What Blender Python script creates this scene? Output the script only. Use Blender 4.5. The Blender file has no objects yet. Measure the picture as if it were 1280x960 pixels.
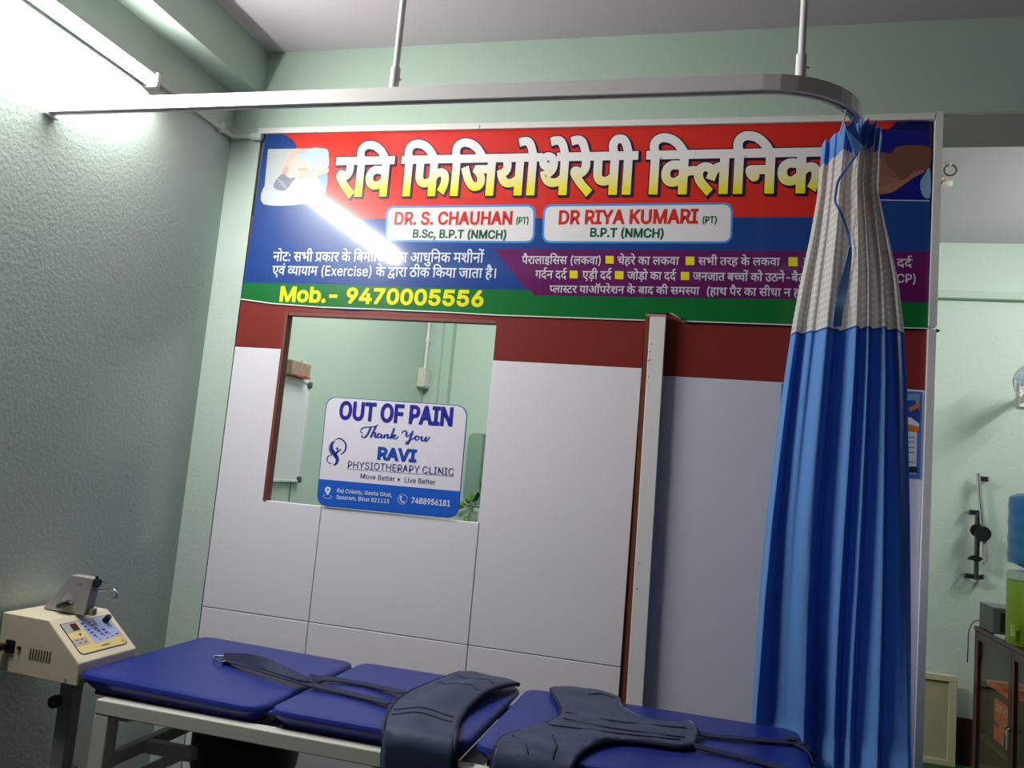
import bpy, bmesh, math, random
from math import sin, cos, pi, radians, sqrt, atan2
from mathutils import Vector, Matrix
from mathutils.geometry import tessellate_polygon
random.seed(7)
scn = bpy.context.scene
COL = scn.collection

# ------------------------------------------------------------------ camera
F_PX = 1015.0
CAM = Vector((1.97, -2.75, 1.385))
def cam_axes(yaw, pitch, roll):
    cy, sy, cp, sp = cos(yaw), sin(yaw), cos(pitch), sin(pitch)
    fwd = Vector((sy * cp, cy * cp, sp)); right = Vector((cy, -sy, 0)); up = right.cross(fwd)
    return right * cos(roll) + up * sin(roll), up * cos(roll) - right * sin(roll), fwd
RX, UY, FZ = cam_axes(radians(-14.572), radians(6.239), radians(5.081))
cd = bpy.data.cameras.new('camera'); cam = bpy.data.objects.new('camera', cd); COL.objects.link(cam)
cd.sensor_fit = 'HORIZONTAL'; cd.sensor_width = 36.0; cd.lens = F_PX / 1280 * 36.0; cd.clip_start = 0.05
m = Matrix.Identity(4)
for i in range(3):
    m[i][0], m[i][1], m[i][2], m[i][3] = RX[i], UY[i], -FZ[i], CAM[i]
cam.matrix_world = m
scn.camera = cam
def on(px, py, axis, val):
    """where the sight line through a measured point of the photograph meets the plane axis = val"""
    d = RX * ((px - 640) / F_PX) - UY * ((py - 480) / F_PX) + FZ
    return CAM + d * ((val - CAM[axis]) / d[axis])

# ------------------------------------------------------------------ light and exposure
scn.view_settings.view_transform = 'Standard'
scn.view_settings.look = 'None'
scn.view_settings.gamma = 1.0
scn.view_settings.use_curve_mapping = False
scn.view_settings.exposure = 0.0
TUBE_POWER = 310.0        # LED tube on the left wall
REAR_POWER = 180.0        # tube in the room behind the partition
w = bpy.data.worlds.new('world'); scn.world = w; w.use_nodes = True
w.node_tree.nodes['Background'].inputs[0].default_value = (0.9, 0.95, 1, 1)
w.node_tree.nodes['Background'].inputs[1].default_value = 0.0
try:
    scn.cycles.max_bounces = 10; scn.cycles.diffuse_bounces = 6; scn.cycles.transparent_max_bounces = 12
    scn.cycles.use_denoising = True
    scn.cycles.sample_clamp_indirect = 4.0
    scn.cycles.caustics_reflective = False; scn.cycles.caustics_refractive = False
except Exception:
    pass

# ------------------------------------------------------------------ materials
def srgb(r, g, b):
    def f(c):
        c /= 255.0
        return c / 12.92 if c <= 0.04045 else ((c + 0.055) / 1.055) ** 2.4
    return (f(r), f(g), f(b), 1)
MATS = {}
def mat(name, col, rough=0.5, metal=0.0, spec=0.5, coat=0.0, bump=None, vary=None, trans=0.0, emis=0.0, ior=1.45, sheen=0.0):
    """bump = (scale, strength, distance); vary = (scale, darker factor)"""
    if name in MATS: return MATS[name]
    M = bpy.data.materials.new(name); M.use_nodes = True
    nt = M.node_tree; b = nt.nodes['Principled BSDF']
    b.inputs['Base Color'].default_value = col
    b.inputs['Roughness'].default_value = rough; b.inputs['Metallic'].default_value = metal
    b.inputs['Specular IOR Level'].default_value = spec; b.inputs['Coat Weight'].default_value = coat
    b.inputs['Coat Roughness'].default_value = 0.10
    b.inputs['Transmission Weight'].default_value = trans; b.inputs['IOR'].default_value = ior
    if sheen: b.inputs['Sheen Weight'].default_value = sheen
    if emis:
        b.inputs['Emission Color'].default_value = col; b.inputs['Emission Strength'].default_value = emis
    if bump or vary:
        tc = nt.nodes.new('ShaderNodeTexCoord')
    if bump:
        n = nt.nodes.new('ShaderNodeTexNoise'); n.inputs['Scale'].default_value = bump[0]; n.inputs['Detail'].default_value = 5
        n.inputs['Roughness'].default_value = 0.6
        bp_ = nt.nodes.new('ShaderNodeBump'); bp_.inputs['Strength'].default_value = bump[1]; bp_.inputs['Distance'].default_value = bump[2]
        nt.links.new(tc.outputs['Object'], n.inputs['Vector']); nt.links.new(n.outputs['Fac'], bp_.inputs['Height'])
        nt.links.new(bp_.outputs['Normal'], b.inputs['Normal'])
    if vary:
        n2 = nt.nodes.new('ShaderNodeTexNoise'); n2.inputs['Scale'].default_value = vary[0]; n2.inputs['Detail'].default_value = 4
        r = nt.nodes.new('ShaderNodeValToRGB'); r.color_ramp.elements[0].position = 0.3; r.color_ramp.elements[1].position = 0.7
        k = vary[1]
        r.color_ramp.elements[0].color = (col[0] * k, col[1] * k, col[2] * k, 1); r.color_ramp.elements[1].color = col
        nt.links.new(tc.outputs['Object'], n2.inputs['Vector']); nt.links.new(n2.outputs['Fac'], r.inputs['Fac'])
        nt.links.new(r.outputs['Color'], b.inputs['Base Color'])
    MATS[name] = M
    return M
GREEN = mat('mint_wall_paint', srgb(188, 205, 194), 0.62, bump=(70, 0.26, 0.006), vary=(1.3, 0.93))
GREEN2 = mat('mint_beam_paint', srgb(174, 195, 180), 0.6, bump=(60, 0.12, 0.004), vary=(1.5, 0.94))
CEIL = mat('white_ceiling_paint', srgb(206, 199, 205), 0.8, bump=(40, 0.1, 0.004))
FLOOR = mat('dark_floor_tile', srgb(46, 38, 36), 0.35, bump=(12, 0.05, 0.002))
CARPET = mat('green_carpet', srgb(28, 92, 40), 0.95, bump=(400, 0.6, 0.003))
LAM = mat('grey_white_laminate', srgb(229, 227, 234), 0.38, bump=(3, 0.03, 0.004), vary=(2.0, 0.97))
LAM_DIM = mat('dimmed_laminate', srgb(206, 208, 220), 0.38, bump=(3, 0.03, 0.004), vary=(2.0, 0.97))  # weaker light on the right board put into a darker, bluer laminate colour
LAMEDGE = mat('laminate_edge', srgb(226, 224, 224), 0.45)
RED = mat('maroon_laminate', srgb(128, 46, 42), 0.3, bump=(3, 0.03, 0.003), vary=(2.5, 0.92))
BROWN = mat('brown_wood_edge', srgb(120, 62, 34), 0.55, vary=(30, 0.7))
DARKGAP = mat('dark_joint', srgb(30, 28, 28), 0.8)
WHITEPL = mat('white_plastic', srgb(222, 222, 218), 0.4)
PAINTPIPE = mat('painted_conduit', srgb(205, 216, 206), 0.45)
ALU = mat('painted_aluminium', srgb(247, 245, 243), 0.3, metal=0.0, spec=0.7)
CHROME = mat('chrome', srgb(215, 215, 215), 0.16, metal=1.0)
STEELD = mat('dark_steel', srgb(96, 98, 100), 0.35, metal=0.9)
BLACKPL = mat('black_plastic', srgb(22, 22, 24), 0.4)
GLASS = mat('window_glass', (1, 1, 1, 1), 0.0, spec=0.5)
VINYL = mat('royal_blue_vinyl', srgb(30, 44, 126), 0.34, spec=0.45, bump=(6, 0.12, 0.006))
FRAMEW = mat('grey_white_enamel', srgb(205, 206, 196), 0.4, bump=(30, 0.05, 0.002))
NAVY = mat('navy_nylon', srgb(38, 54, 88), 0.62, bump=(14, 0.35, 0.01), sheen=0.15, vary=(9, 0.88))
NAVYEDGE = mat('navy_binding', srgb(20, 27, 50), 0.7)
STRAP = mat('navy_webbing', srgb(30, 40, 72), 0.7, bump=(300, 0.4, 0.002))
CREAM = mat('cream_enamel', srgb(214, 204, 178), 0.45, bump=(60, 0.05, 0.001))
GREYMET = mat('grey_enamel', srgb(150, 150, 150), 0.42)
PRINTS = {}
def ink(r, g, b):
    """printed vinyl in one ink colour"""
    return mat('print_%d_%d_%d' % (r, g, b), srgb(r, g, b), 0.36, spec=0.22, coat=0.6, bump=(4, 0.10, 0.01))
def inkm(r, g, b):
    """printed matt paper or acrylic"""
    return mat('paper_%d_%d_%d' % (r, g, b), srgb(r, g, b), 0.4, spec=0.4)

# window glass: clear with a weak mirror reflection
nt = GLASS.node_tree; nt.nodes.clear()
o_ = nt.nodes.new('ShaderNodeOutputMaterial'); mx = nt.nodes.new('ShaderNodeMixShader')
tr = nt.nodes.new('ShaderNodeBsdfTransparent'); tr.inputs[0].default_value = (0.93, 0.97, 0.95, 1)
gl = nt.nodes.new('ShaderNodeBsdfGlossy'); gl.inputs['Roughness'].default_value = 0.02
lw_ = nt.nodes.new('ShaderNodeLayerWeight'); lw_.inputs[0].default_value = 0.5
pw = nt.nodes.new('ShaderNodeMath'); pw.operation = 'POWER'; pw.inputs[1].default_value = 5.0; nt.links.new(lw_.outputs['Facing'], pw.inputs[0])
ma = nt.nodes.new('ShaderNodeMath'); ma.operation = 'MULTIPLY_ADD'; ma.inputs[1].default_value = 0.8; ma.inputs[2].default_value = 0.03; nt.links.new(pw.outputs[0], ma.inputs[0])
nt.links.new(ma.outputs[0], mx.inputs[0]); nt.links.new(tr.outputs[0], mx.inputs[1]); nt.links.new(gl.outputs[0], mx.inputs[2]); nt.links.new(mx.outputs[0], o_.inputs[0])

# ------------------------------------------------------------------ object helpers
def thing(name, loc, label, cat, group=None):
    o = bpy.data.objects.new(name, None); COL.objects.link(o); o.location = loc; o.empty_display_size = 0.05
    o['label'] = label; o['category'] = cat
    if group: o['group'] = group
    return o
def tag(o, label, cat, group=None):
    o['label'] = label; o['category'] = cat
    if group: o['group'] = group
    return o
def setp(o, parent):
    if parent is None: return
    p = parent; mw = Matrix.Identity(4)
    while p is not None:
        mw = p.matrix_basis if p.parent is None else mw
        p = p.parent
    o.parent = parent
    if parent.type == 'EMPTY' and parent.parent is None:
        o.matrix_parent_inverse = Matrix.Translation(parent.location).inverted()
class MB:
    def __init__(s): s.v = []; s.f = []; s.mi = []; s.uv = {}
    def add(s, vs, fs, mi=0):
        n = len(s.v); s.v += [tuple(v) for v in vs]
        for f in fs: s.f.append(tuple(n + i for i in f)); s.mi.append(mi)
    def box(s, x0, x1, y0, y1, z0, z1, mi=0):
        vs = [(x, y, z) for z in (z0, z1) for y in (y0, y1) for x in (x0, x1)]
        s.add(vs, [(0, 2, 3, 1), (4, 5, 7, 6), (0, 1, 5, 4), (2, 6, 7, 3), (0, 4, 6, 2), (1, 3, 7, 5)], mi); return s
    def obox(s, c, ax, ay, az, mi=0):
        """box round c with half-axis vectors"""
        c, ax, ay, az = Vector(c), Vector(ax), Vector(ay), Vector(az)
        vs = [c + ax * i + ay * j + az * k for k in (-1, 1) for j in (-1, 1) for i in (-1, 1)]
        s.add(vs, [(0, 2, 3, 1), (4, 5, 7, 6), (0, 1, 5, 4), (2, 6, 7, 3), (0, 4, 6, 2), (1, 3, 7, 5)], mi); return s
    def prism(s, pts, ext, mi=0):
        """polygon (3-D points, may be concave) extruded by vector ext"""
        n = len(pts); P = [Vector(p) for p in pts]; e = Vector(ext)
        tris = tessellate_polygon([P]); base = len(s.v)
        s.v += [tuple(p) for p in P] + [tuple(p + e) for p in P]
        for t in tris:
            s.f.append((base + t[0], base + t[1], base + t[2])); s.mi.append(mi)
            s.f.append((base + n + t[2], base + n + t[1], base + n + t[0])); s.mi.append(mi)
        for i in range(n):
            j = (i + 1) % n; s.f.append((base + i, base + j, base + n + j, base + n + i)); s.mi.append(mi)
        return s
    def flat(s, pts, mi=0):
        P = [Vector(p) for p in pts]; b = len(s.v); s.v += [tuple(p) for p in P]
        for t in tessellate_polygon([P]): s.f.append((b + t[0], b + t[1], b + t[2])); s.mi.append(mi)
        return s
    def tube(s, path, r, n=10, mi=0, cap=True, closed=False):
        P = [Vector(p) for p in path]; N = len(P)
        rs = r if isinstance(r, (list, tuple)) else [r] * N
        up = None; rings = []
        for i in range(N):
            if closed: d = (P[(i + 1) % N] - P[i - 1])
            else: d = P[min(i + 1, N - 1)] - P[max(i - 1, 0)]
            d.normalize()
            if up is None:
                a = Vector((0, 0, 1)) if abs(d.z) < 0.9 else Vector((1, 0, 0)); up = d.cross(a).normalized()
            else:
                up = (up - d * up.dot(d)); up.normalize()
            bn = d.cross(up)
            rings.append([P[i] + (up * cos(2 * pi * k / n) + bn * sin(2 * pi * k / n)) * rs[i] for k in range(n)])
        b = len(s.v)
        for q in rings: s.v += [tuple(v) for v in q]
        M = N if closed else N - 1
        for i in range(M):
            j = (i + 1) % N
            for k in range(n):
                l = (k + 1) % n; s.f.append((b + i * n + k, b + i * n + l, b + j * n + l, b + j * n + k)); s.mi.append(mi)
        if cap and not closed:
            s.f.append(tuple(b + k for k in range(n))[::-1]); s.mi.append(mi)
            s.f.append(tuple(b + (N - 1) * n + k for k in range(n))); s.mi.append(mi)
        return s
    def lathe(s, prof, c=(0, 0, 0), n=28, axis='z', mi=0):
        """prof = [(r, h)] turned about an axis through c"""
        b = len(s.v); c = Vector(c)
        for r, h in prof:
            for k in range(n):
                a = 2 * pi * k / n; u, v_ = r * cos(a), r * sin(a)
                p = (u, v_, h) if axis == 'z' else ((u, h, v_) if axis == 'y' else (h, u, v_))
                s.v.append(tuple(c + Vector(p)))
        for i in range(len(prof) - 1):
            for k in range(n):
                l = (k + 1) % n; s.f.append((b + i * n + k, b + i * n + l, b + (i + 1) * n + l, b + (i + 1) * n + k)); s.mi.append(mi)
        s.f.append(tuple(b + k for k in range(n))[::-1]); s.mi.append(mi)
        s.f.append(tuple(b + (len(prof) - 1) * n + k for k in range(n))); s.mi.append(mi)
        return s
    def ribbon(s, path, width, thick=0.003, side=None, mi=0):
        """flat strap along a path; side = sideways direction(s)"""
        P = [Vector(p) for p in path]; N = len(P); b = len(s.v)
        for i in range(N):
            d = (P[min(i + 1, N - 1)] - P[max(i - 1, 0)]).normalized()
            sd = Vector(side[i]) if isinstance(side, list) else Vector(side)
            sd = (sd - d * sd.dot(d)).normalized(); nn = d.cross(sd).normalized() * thick * 0.5
            wv = (width[i] if isinstance(width, list) else width) * 0.5
            for q in (P[i] - sd * wv - nn, P[i] + sd * wv - nn, P[i] + sd * wv + nn, P[i] - sd * wv + nn): s.v.append(tuple(q))
        for i in range(N - 1):
            for k in range(4):
                l = (k + 1) % 4; s.f.append((b + 4 * i + k, b + 4 * i + l, b + 4 * i + 4 + l, b + 4 * i + 4 + k)); s.mi.append(mi)
        s.f.append((b, b + 1, b + 2, b + 3)); s.mi.append(mi)
        e = b + 4 * (N - 1); s.f.append((e + 3, e + 2, e + 1, e)); s.mi.append(mi)
        return s
    def build(s, name, mats, parent=None, bevel=0.0, smooth=False, seg=2, keep=False):
        me = bpy.data.meshes.new(name); me.from_pydata(s.v, [], s.f)
        mats = mats if isinstance(mats, (list, tuple)) else [mats]
        for q in mats: me.materials.append(q)
        for p, i in zip(me.polygons, s.mi): p.material_index = i; p.use_smooth = smooth
        me.validate(); 
        if not keep:
            bm = bmesh.new(); bm.from_mesh(me); bmesh.ops.recalc_face_normals(bm, faces=bm.faces); bm.to_mesh(me); bm.free()
        o = bpy.data.objects.new(name, me); COL.objects.link(o)
        if bevel:
            md = o.modifiers.new('bevel', 'BEVEL'); md.width = bevel; md.segments = seg; md.limit_method = 'ANGLE'; md.angle_limit = radians(40)
        if smooth:
            try: me.set_sharp_from_angle(angle=radians(42))
            except Exception: pass
        setp(o, parent)
        return o
def struct(o, label):
    o['kind'] = 'structure'; o['label'] = label; return o

# ------------------------------------------------------------------ lettering
GLYPHS = {
'D52':'395,42 341,-12 166,151 75,256 46,305 40,340 47,364 55,376 67,385 83,391 120,392 148,382 181,349 205,363 224,380 238,399 248,420 256,468 239,551 0,551 0,622 424,622 424,551 320,551 329,525 336,458 334,423 326,392 314,365 278,319 198,268 167,254 272,146',
'D67':'89,551 0,551 0,622 80,622 60,669 53,724 59,773 79,814 111,849 154,875 206,891 266,896 356,888 440,862 516,820 585,763 648,695 704,615 620,615 515,731 402,801 283,824 240,821 203,811 174,794 152,772 138,746 135,695 157,634 165,622 273,622 273,551 170,551 170,0 89,0',
'D57':'571,551 467,551 467,0 387,0 387,165 324,132 297,124 233,118 198,120 166,127 137,139 111,155 89,174 70,198 57,224 49,254 46,286 52,339 72,383 104,418 146,444 196,459 354,454 349,381 259,391 221,388 188,379 162,364 143,343 131,318 127,287 131,256 141,231 158,212 181,199 206,191 235,188 268,191 298,198 324,210 369,242 387,260 387,551 0,551 0,622 571,622',
'I1422':'',
'D47':'460,551 460,349 495,376 534,393 578,399 619,394 654,381 684,358 707,326 720,286 725,239 718,175 698,107 660,39 588,80 617,127 638,182 645,237 643,266 636,289 625,307 610,320 592,327 570,330 534,322 498,298 460,257 460,0 379,0 379,193 323,160 275,148 222,148 176,160 139,183 110,217 90,262 80,318 79,551 0,551 0,622 786,622 786,551;160,551 163,300 171,266 188,240 204,227 224,220 248,217 299,225 342,246 379,278 379,551',
'D32':'653,551 653,0 572,0 572,370 378,373 420,329 448,276 456,247 456,189 449,163 438,141 404,107 384,95 336,82 310,80 275,83 242,94 209,110 177,135 147,169 117,212 88,264 59,327 31,401 102,426 133,344 165,276 198,222 232,184 268,161 306,153 344,161 358,170 370,184 377,203 379,227 376,256 365,283 348,310 327,335 273,377 302,441 572,441 572,551 0,551 0,622 757,622 757,551',
'D51':'595,622 595,551 491,551 491,0 410,0 410,179 343,146 316,138 253,132 197,139 148,159 108,192 75,237 52,291 38,353 106,375 130,390 147,407 157,430 159,475 141,524 123,551 0,551 0,622;129,301 160,247 180,228 202,214 228,206 259,203 291,205 320,212 370,239 410,274 410,551 211,551 227,516 237,481 240,445 228,381 191,333',
'D79':'170,551 170,0 89,0 89,551 0,551 0,622 273,622 273,551|90,615 48,740 19,788 3,804 -15,815 -34,821 -83,821 -126,809 -150,882 -123,890 -59,896 -25,893 7,885 34,870 60,850 84,820 106,784 146,681 165,615',
'D41':'553,551 553,0 472,0 472,180 403,146 375,138 308,132 254,137 206,154 164,180 128,218 101,265 83,322 140,337 185,356 216,378 238,403 251,433 255,467 252,498 245,523 232,542 214,557 194,565 155,567 130,556 121,547 114,521 123,492 150,472 195,461 187,391 147,399 112,413 84,430 63,454 50,483 46,519 50,553 62,581 82,604 109,619 138,629 172,632 225,624 274,601 312,561 325,535 333,504 336,469 332,423 318,383 296,349 266,320 228,295 182,274 215,234 234,220 282,205 347,205 377,212 403,223 450,255 472,275 472,551 390,551 390,622 656,622 656,551',
'D75':'-169,615 -210,740 -240,788 -256,804 -274,815 -293,821 -342,821 -385,809 -409,882 -382,890 -318,896 -284,893 -252,885 -224,870 -199,850 -175,820 -154,784 -113,681 -94,615',
'D46':'479,551 479,0 398,0 398,191 335,159 284,147 228,148 182,160 143,181 113,213 100,234 84,285 79,358 79,551 0,551 0,622 583,622 583,551;398,551 160,551 165,289 177,256 190,240 208,227 233,220 263,217 314,225 360,249 398,280',
'D68':'-185,615 -211,682 -220,748 -215,789 -201,824 -178,854 -146,878 -107,891 -61,896 -23,893 10,883 39,868 64,845 87,815 108,778 145,682 163,622 273,622 273,551 170,551 170,0 89,0 89,551 0,551 0,622 87,622 49,736 28,776 5,803 -23,820 -57,825 -82,822 -102,814 -118,800 -130,782 -137,760 -138,711 -114,634 -105,615',
'D183':'618,551 452,551 452,334 520,364 567,368 631,368 631,297 528,293 490,279 452,253 452,0 371,0 371,174 312,136 286,126 258,120 195,120 166,126 138,137 112,152 90,171 71,194 57,222 49,254 46,290 52,340 70,382 101,417 141,443 189,459 260,464 339,454 333,381 249,391 213,388 183,379 159,365 141,345 131,321 127,292 130,260 141,234 158,214 179,199 202,191 228,188 256,190 282,197 329,224 371,260 371,551 0,551 0,622 618,622',
'D54':'0,551 0,622 693,622 693,551 589,551 589,0 508,0 508,355 478,355 445,344 413,319 382,276 356,208 279,232 311,313 263,342 228,352 184,350 164,343 148,330 136,313 128,294 128,246 148,198 185,151 309,40 255,-12 119,114 73,176 57,207 48,240 45,275 48,308 56,337 70,362 87,382 108,398 156,419 204,426 259,420 332,387 354,370 396,401 444,420 508,426 508,551',
'D44':'0,622 569,622 569,551 466,551 466,0 385,0 385,298 204,298 202,227 198,213 180,194 153,188 137,190 102,209 70,241 45,280 37,318 43,345 50,355 62,363 98,369 385,369 385,551 0,551',
'D25':'777,551 452,551 452,349 486,377 525,393 569,399 610,394 645,381 675,358 698,326 711,286 716,239 709,175 689,107 651,39 579,80 608,127 629,182 636,237 634,266 627,289 616,307 602,320 584,327 562,330 526,322 489,298 452,258 452,0 371,0 371,174 312,136 286,126 258,120 195,120 166,126 138,137 112,152 90,171 71,194 57,222 49,254 46,290 52,340 70,382 101,417 141,443 189,459 260,464 339,454 333,381 249,391 213,388 183,379 159,365 141,345 131,321 127,292 130,260 141,234 158,214 179,199 202,191 228,188 256,190 282,197 329,224 371,260 371,551 0,551 0,622 777,622',
'D35':'519,551 371,551 371,349 259,345 216,335 181,318 150,290 132,255 126,215 128,185 136,158 148,136 164,116 183,101 230,81 283,74 348,80 427,107 455,121 482,47 421,23 355,6 286,0 242,3 200,12 162,26 129,46 100,71 77,101 60,136 49,176 46,220 50,261 61,298 80,330 105,357 135,379 170,397 207,410 290,420 290,551 0,551 0,622 519,622',
'I1377':'111,-4 96,2 73,25 65,55 67,72 83,99 96,109 127,117 157,109 180,86 186,72 186,39 170,12 143,-4|111,363 96,369 73,392 65,423 73,453 96,476 127,484 157,476 180,453 188,423 180,392 157,369 143,363',
'D60':'587,551 587,0 506,0 506,266 428,252 322,254 212,277 167,253 228,182 340,75 380,42 326,-12 220,87 89,234 51,292 40,340 47,364 55,376 67,385 83,391 120,392 148,382 181,350 194,364 210,398 217,477 201,551 0,551 0,622 691,622 691,551;462,329 506,339 506,551 281,551 296,495 297,431 281,365 262,333 333,323',
'D49':'198,631 240,622 276,601 302,572 320,533 331,475 332,321 533,321 533,551 402,551 402,622 717,622 717,551 614,551 614,0 533,0 533,250 332,250 330,193 326,177 307,157 283,151 257,157 216,183 175,237 165,265 166,289 170,300 189,315 204,320 253,321 251,479 239,527 216,555 195,565 152,567 128,555 116,534 114,521 117,504 124,489 157,469 218,460 210,389 163,396 124,408 90,426 66,450 51,481 46,520 50,556 63,584 84,606 111,620 141,629',
'D274':'45,53 214,153 180,162 152,175 128,194 100,234 84,285 79,358 79,551 0,551 0,622 583,622 583,551 479,551 479,0 398,0 398,193 92,-13;398,551 160,551 165,289 177,256 190,240 208,227 232,220 262,217 313,225 360,249 398,280',
'D66':'170,551 170,0 89,0 89,551 0,551 0,622 273,622 273,551',
'D48':'585,551 482,551 482,0 401,0 401,165 336,132 308,124 241,118 205,120 171,127 140,139 113,155 90,174 71,198 57,224 49,254 46,286 53,339 73,383 106,418 151,444 204,459 369,454 363,385 242,394 230,392 365,224 401,256 401,551 0,551 0,622 585,622;127,287 131,255 142,229 160,210 184,195 212,187 287,189 308,195 168,370 145,348 132,321',
'D50':'509,551 509,0 428,0 428,250 207,250 205,193 201,177 182,157 159,151 133,157 92,183 50,237 40,265 41,289 52,308 80,320 126,321 126,551 0,551 0,622 612,622 612,551;428,551 207,551 207,321 428,321',
'D461':'170,551 170,0 89,0 89,551 0,551 0,622 273,622 273,551|90,615 48,740 19,788 3,804 -15,815 -34,821 -83,821 -126,809 -150,882 -123,890 -59,896 -25,893 7,885 34,870 60,850 84,820 106,784 146,681 165,615|148,836 153,850 174,871 201,879 229,871 250,850 257,821 250,792 229,771 201,763 174,771 153,792 148,806',
'D10':'470,218 465,175 450,141 424,114 392,95 354,84 312,80 257,87 206,108 159,144 115,196 71,267 29,356 100,382 129,316 160,260 193,214 228,180 265,160 305,153 329,155 367,170 380,185 388,203 391,227 389,251 382,273 356,312 318,347 260,341 255,411 296,415 328,423 352,435 367,451 377,471 380,494 377,516 370,533 356,546 340,555 302,562 256,558 193,536 171,525 146,594 210,620 266,631 346,628 386,615 418,593 441,565 454,532 459,495 452,447 429,407 392,375 412,355 526,351 594,363 594,551 521,551 521,622 1038,622 1038,551 934,551 934,0 853,0 853,551 675,551 675,0 594,0 594,290 486,279 455,282 468,240',
'D43':'630,551 526,551 526,0 445,0 445,150 378,116 319,104 283,103 235,108 193,121 158,144 132,173 116,209 112,269 127,319 148,348 119,362 93,380 72,402 55,427 45,458 42,493 47,531 60,564 83,592 113,614 147,628 187,632 220,629 250,620 276,604 295,583 307,559 311,531 307,500 293,471 271,443 210,482 230,519 226,545 212,562 184,568 166,566 150,558 136,546 125,530 118,511 118,469 123,452 143,426 172,409 223,397 333,402 326,332 267,331 241,324 220,312 204,297 194,277 191,254 194,229 204,209 220,193 240,182 264,175 326,175 382,194 426,226 445,245 445,551 383,551 383,622 630,622',
'D69':'-248,-12 -212,1 -136,11 -90,7 -51,-6 -20,-28 4,-56 17,-90 22,-129 17,-167 1,-201 -24,-229 -60,-251 -104,-264 -157,-268 -219,-263 -275,-248 -324,-222 -370,-188 -414,-147 -455,-100 -394,-57 -320,-136 -271,-170 -246,-182 -189,-194 -157,-196 -98,-188 -63,-163 -51,-122 -54,-102 -62,-86 -76,-73 -111,-59 -165,-59 -222,-79',
'D58':'100,191 64,206 50,220 43,236 40,255 42,273 48,287 58,299 86,312 129,311 172,290 191,276 222,290 250,309 273,335 291,366 301,402 305,443 302,478 292,508 276,532 254,551 228,562 180,565 153,552 140,530 139,506 156,472 186,454 236,442 270,440 253,370 196,378 149,394 112,418 87,447 71,480 66,517 70,549 82,577 102,600 129,618 163,628 204,632 235,630 292,610 318,594 340,572 358,546 373,516 381,480 384,440 380,395 369,353 350,312 324,276 292,246 254,221 368,103 414,43 350,-1 258,118 179,194 142,190|591,551 591,0 510,0 510,551 421,551 421,622 695,622 695,551',
'D19':'568,551 474,551 471,321 452,262 441,246 411,219 372,201 323,192 307,266 363,285 383,310 391,336 393,551 160,551 163,278 176,230 194,206 260,160 408,74 438,52 460,30 474,6 483,-22 486,-53 479,-104 449,-169 439,-184 367,-142 398,-85 402,-43 395,-22 363,10 156,137 120,171 95,212 86,240 79,316 79,551 0,551 0,622 568,622',
'D6':'-183,787 -178,801 -157,822 -130,830 -102,822 -82,801 -75,772 -82,743 -102,722 -130,714 -157,722 -178,743 -183,757',
'D557':'354,454 349,381 259,391 221,388 188,379 162,364 143,343 131,318 127,287 131,256 141,231 159,212 182,199 209,191 240,188 298,198 326,210 354,228 400,274 380,353 448,375 472,390 489,407 499,430 501,475 483,524 465,551 0,551 0,622 937,622 937,551 833,551 833,0 752,0 752,179 685,146 658,138 595,132 534,140 482,165 440,204 388,162 322,130 266,119 199,120 168,127 138,139 112,155 90,174 71,198 57,224 49,254 46,286 52,339 72,383 104,418 146,444 196,459;471,301 502,247 522,228 544,214 570,206 601,203 633,205 662,212 712,239 752,274 752,551 553,551 569,516 579,481 582,445 570,381 533,333',
'I1380':'117,326 131,431 156,536 191,635 233,718 312,718 270,620 236,518 205,368 199,276 204,195 220,112 248,23 312,-127 233,-127 198,-61 168,6 146,74 129,142 119,209',
'I95':'82,0 82,677 494,677 494,600 168,600 168,380 472,380 472,303 168,303 168,76 498,76 498,0',
'I993':'30,0 230,292 229,229 40,508 135,508 278,274 235,274 312,409 376,508 470,508 280,226 280,286 478,0 383,0 231,245 274,245 199,114 124,0',
'I614':'285,-11 238,-7 196,4 158,22 125,46 98,77 76,113 60,154 50,200 47,250 50,300 60,346 75,387 97,424 123,455 155,480 191,499 232,510 302,513 355,501 404,476 427,458 447,436 478,379 495,305 497,226 103,226 103,295 453,295 415,270 408,331 387,383 371,403 330,432 305,439 247,439 220,431 197,419 160,383 138,336 130,283 132,201 149,141 164,117 182,98 204,82 229,71 256,64 305,63 340,70 382,96 410,140 489,118 466,71 428,33 379,5 319,-9',
'I852':'72,0 72,508 151,508 151,430 156,430 168,454 206,492 231,505 329,514 329,431 280,436 235,429 215,421 182,395 161,360 153,318 153,0',
'I586':'234,-7 194,4 157,22 125,47 98,77 76,114 60,155 50,201 47,251 50,301 60,348 76,389 98,426 125,457 157,481 194,500 234,510 302,513 348,505 408,477 454,433 476,395 484,374 406,351 381,398 338,429 295,440 246,438 219,429 195,414 175,395 159,372 146,345 132,284 132,218 146,158 159,131 175,108 195,89 219,74 246,65 310,65 363,88 391,118 408,156 486,134 468,91 442,56 409,27 370,6 326,-7 303,-10',
'I689':'72,0 72,508 153,508 153,0|98,593 73,607 58,631 58,659 73,683 98,697 128,697 142,692 163,672 170,645 163,618 142,598 128,593',
'I871':'211,-9 151,4 104,31 84,49 57,96 49,123 127,142 136,116 150,96 168,80 215,63 276,63 305,71 328,84 346,100 356,118 360,138 358,154 341,181 308,201 159,240 124,257 98,278 79,303 68,332 64,366 67,394 75,420 89,443 107,464 156,495 186,506 252,514 315,507 364,487 401,455 426,415 435,392 361,373 341,407 307,435 283,442 253,445 224,442 199,435 177,424 161,409 150,391 147,371 149,353 156,338 184,315 232,298 351,267 385,250 411,230 430,205 441,176 445,143 442,114 433,88 419,64 400,42 377,24 349,9 317,-2 282,-9',
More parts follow.
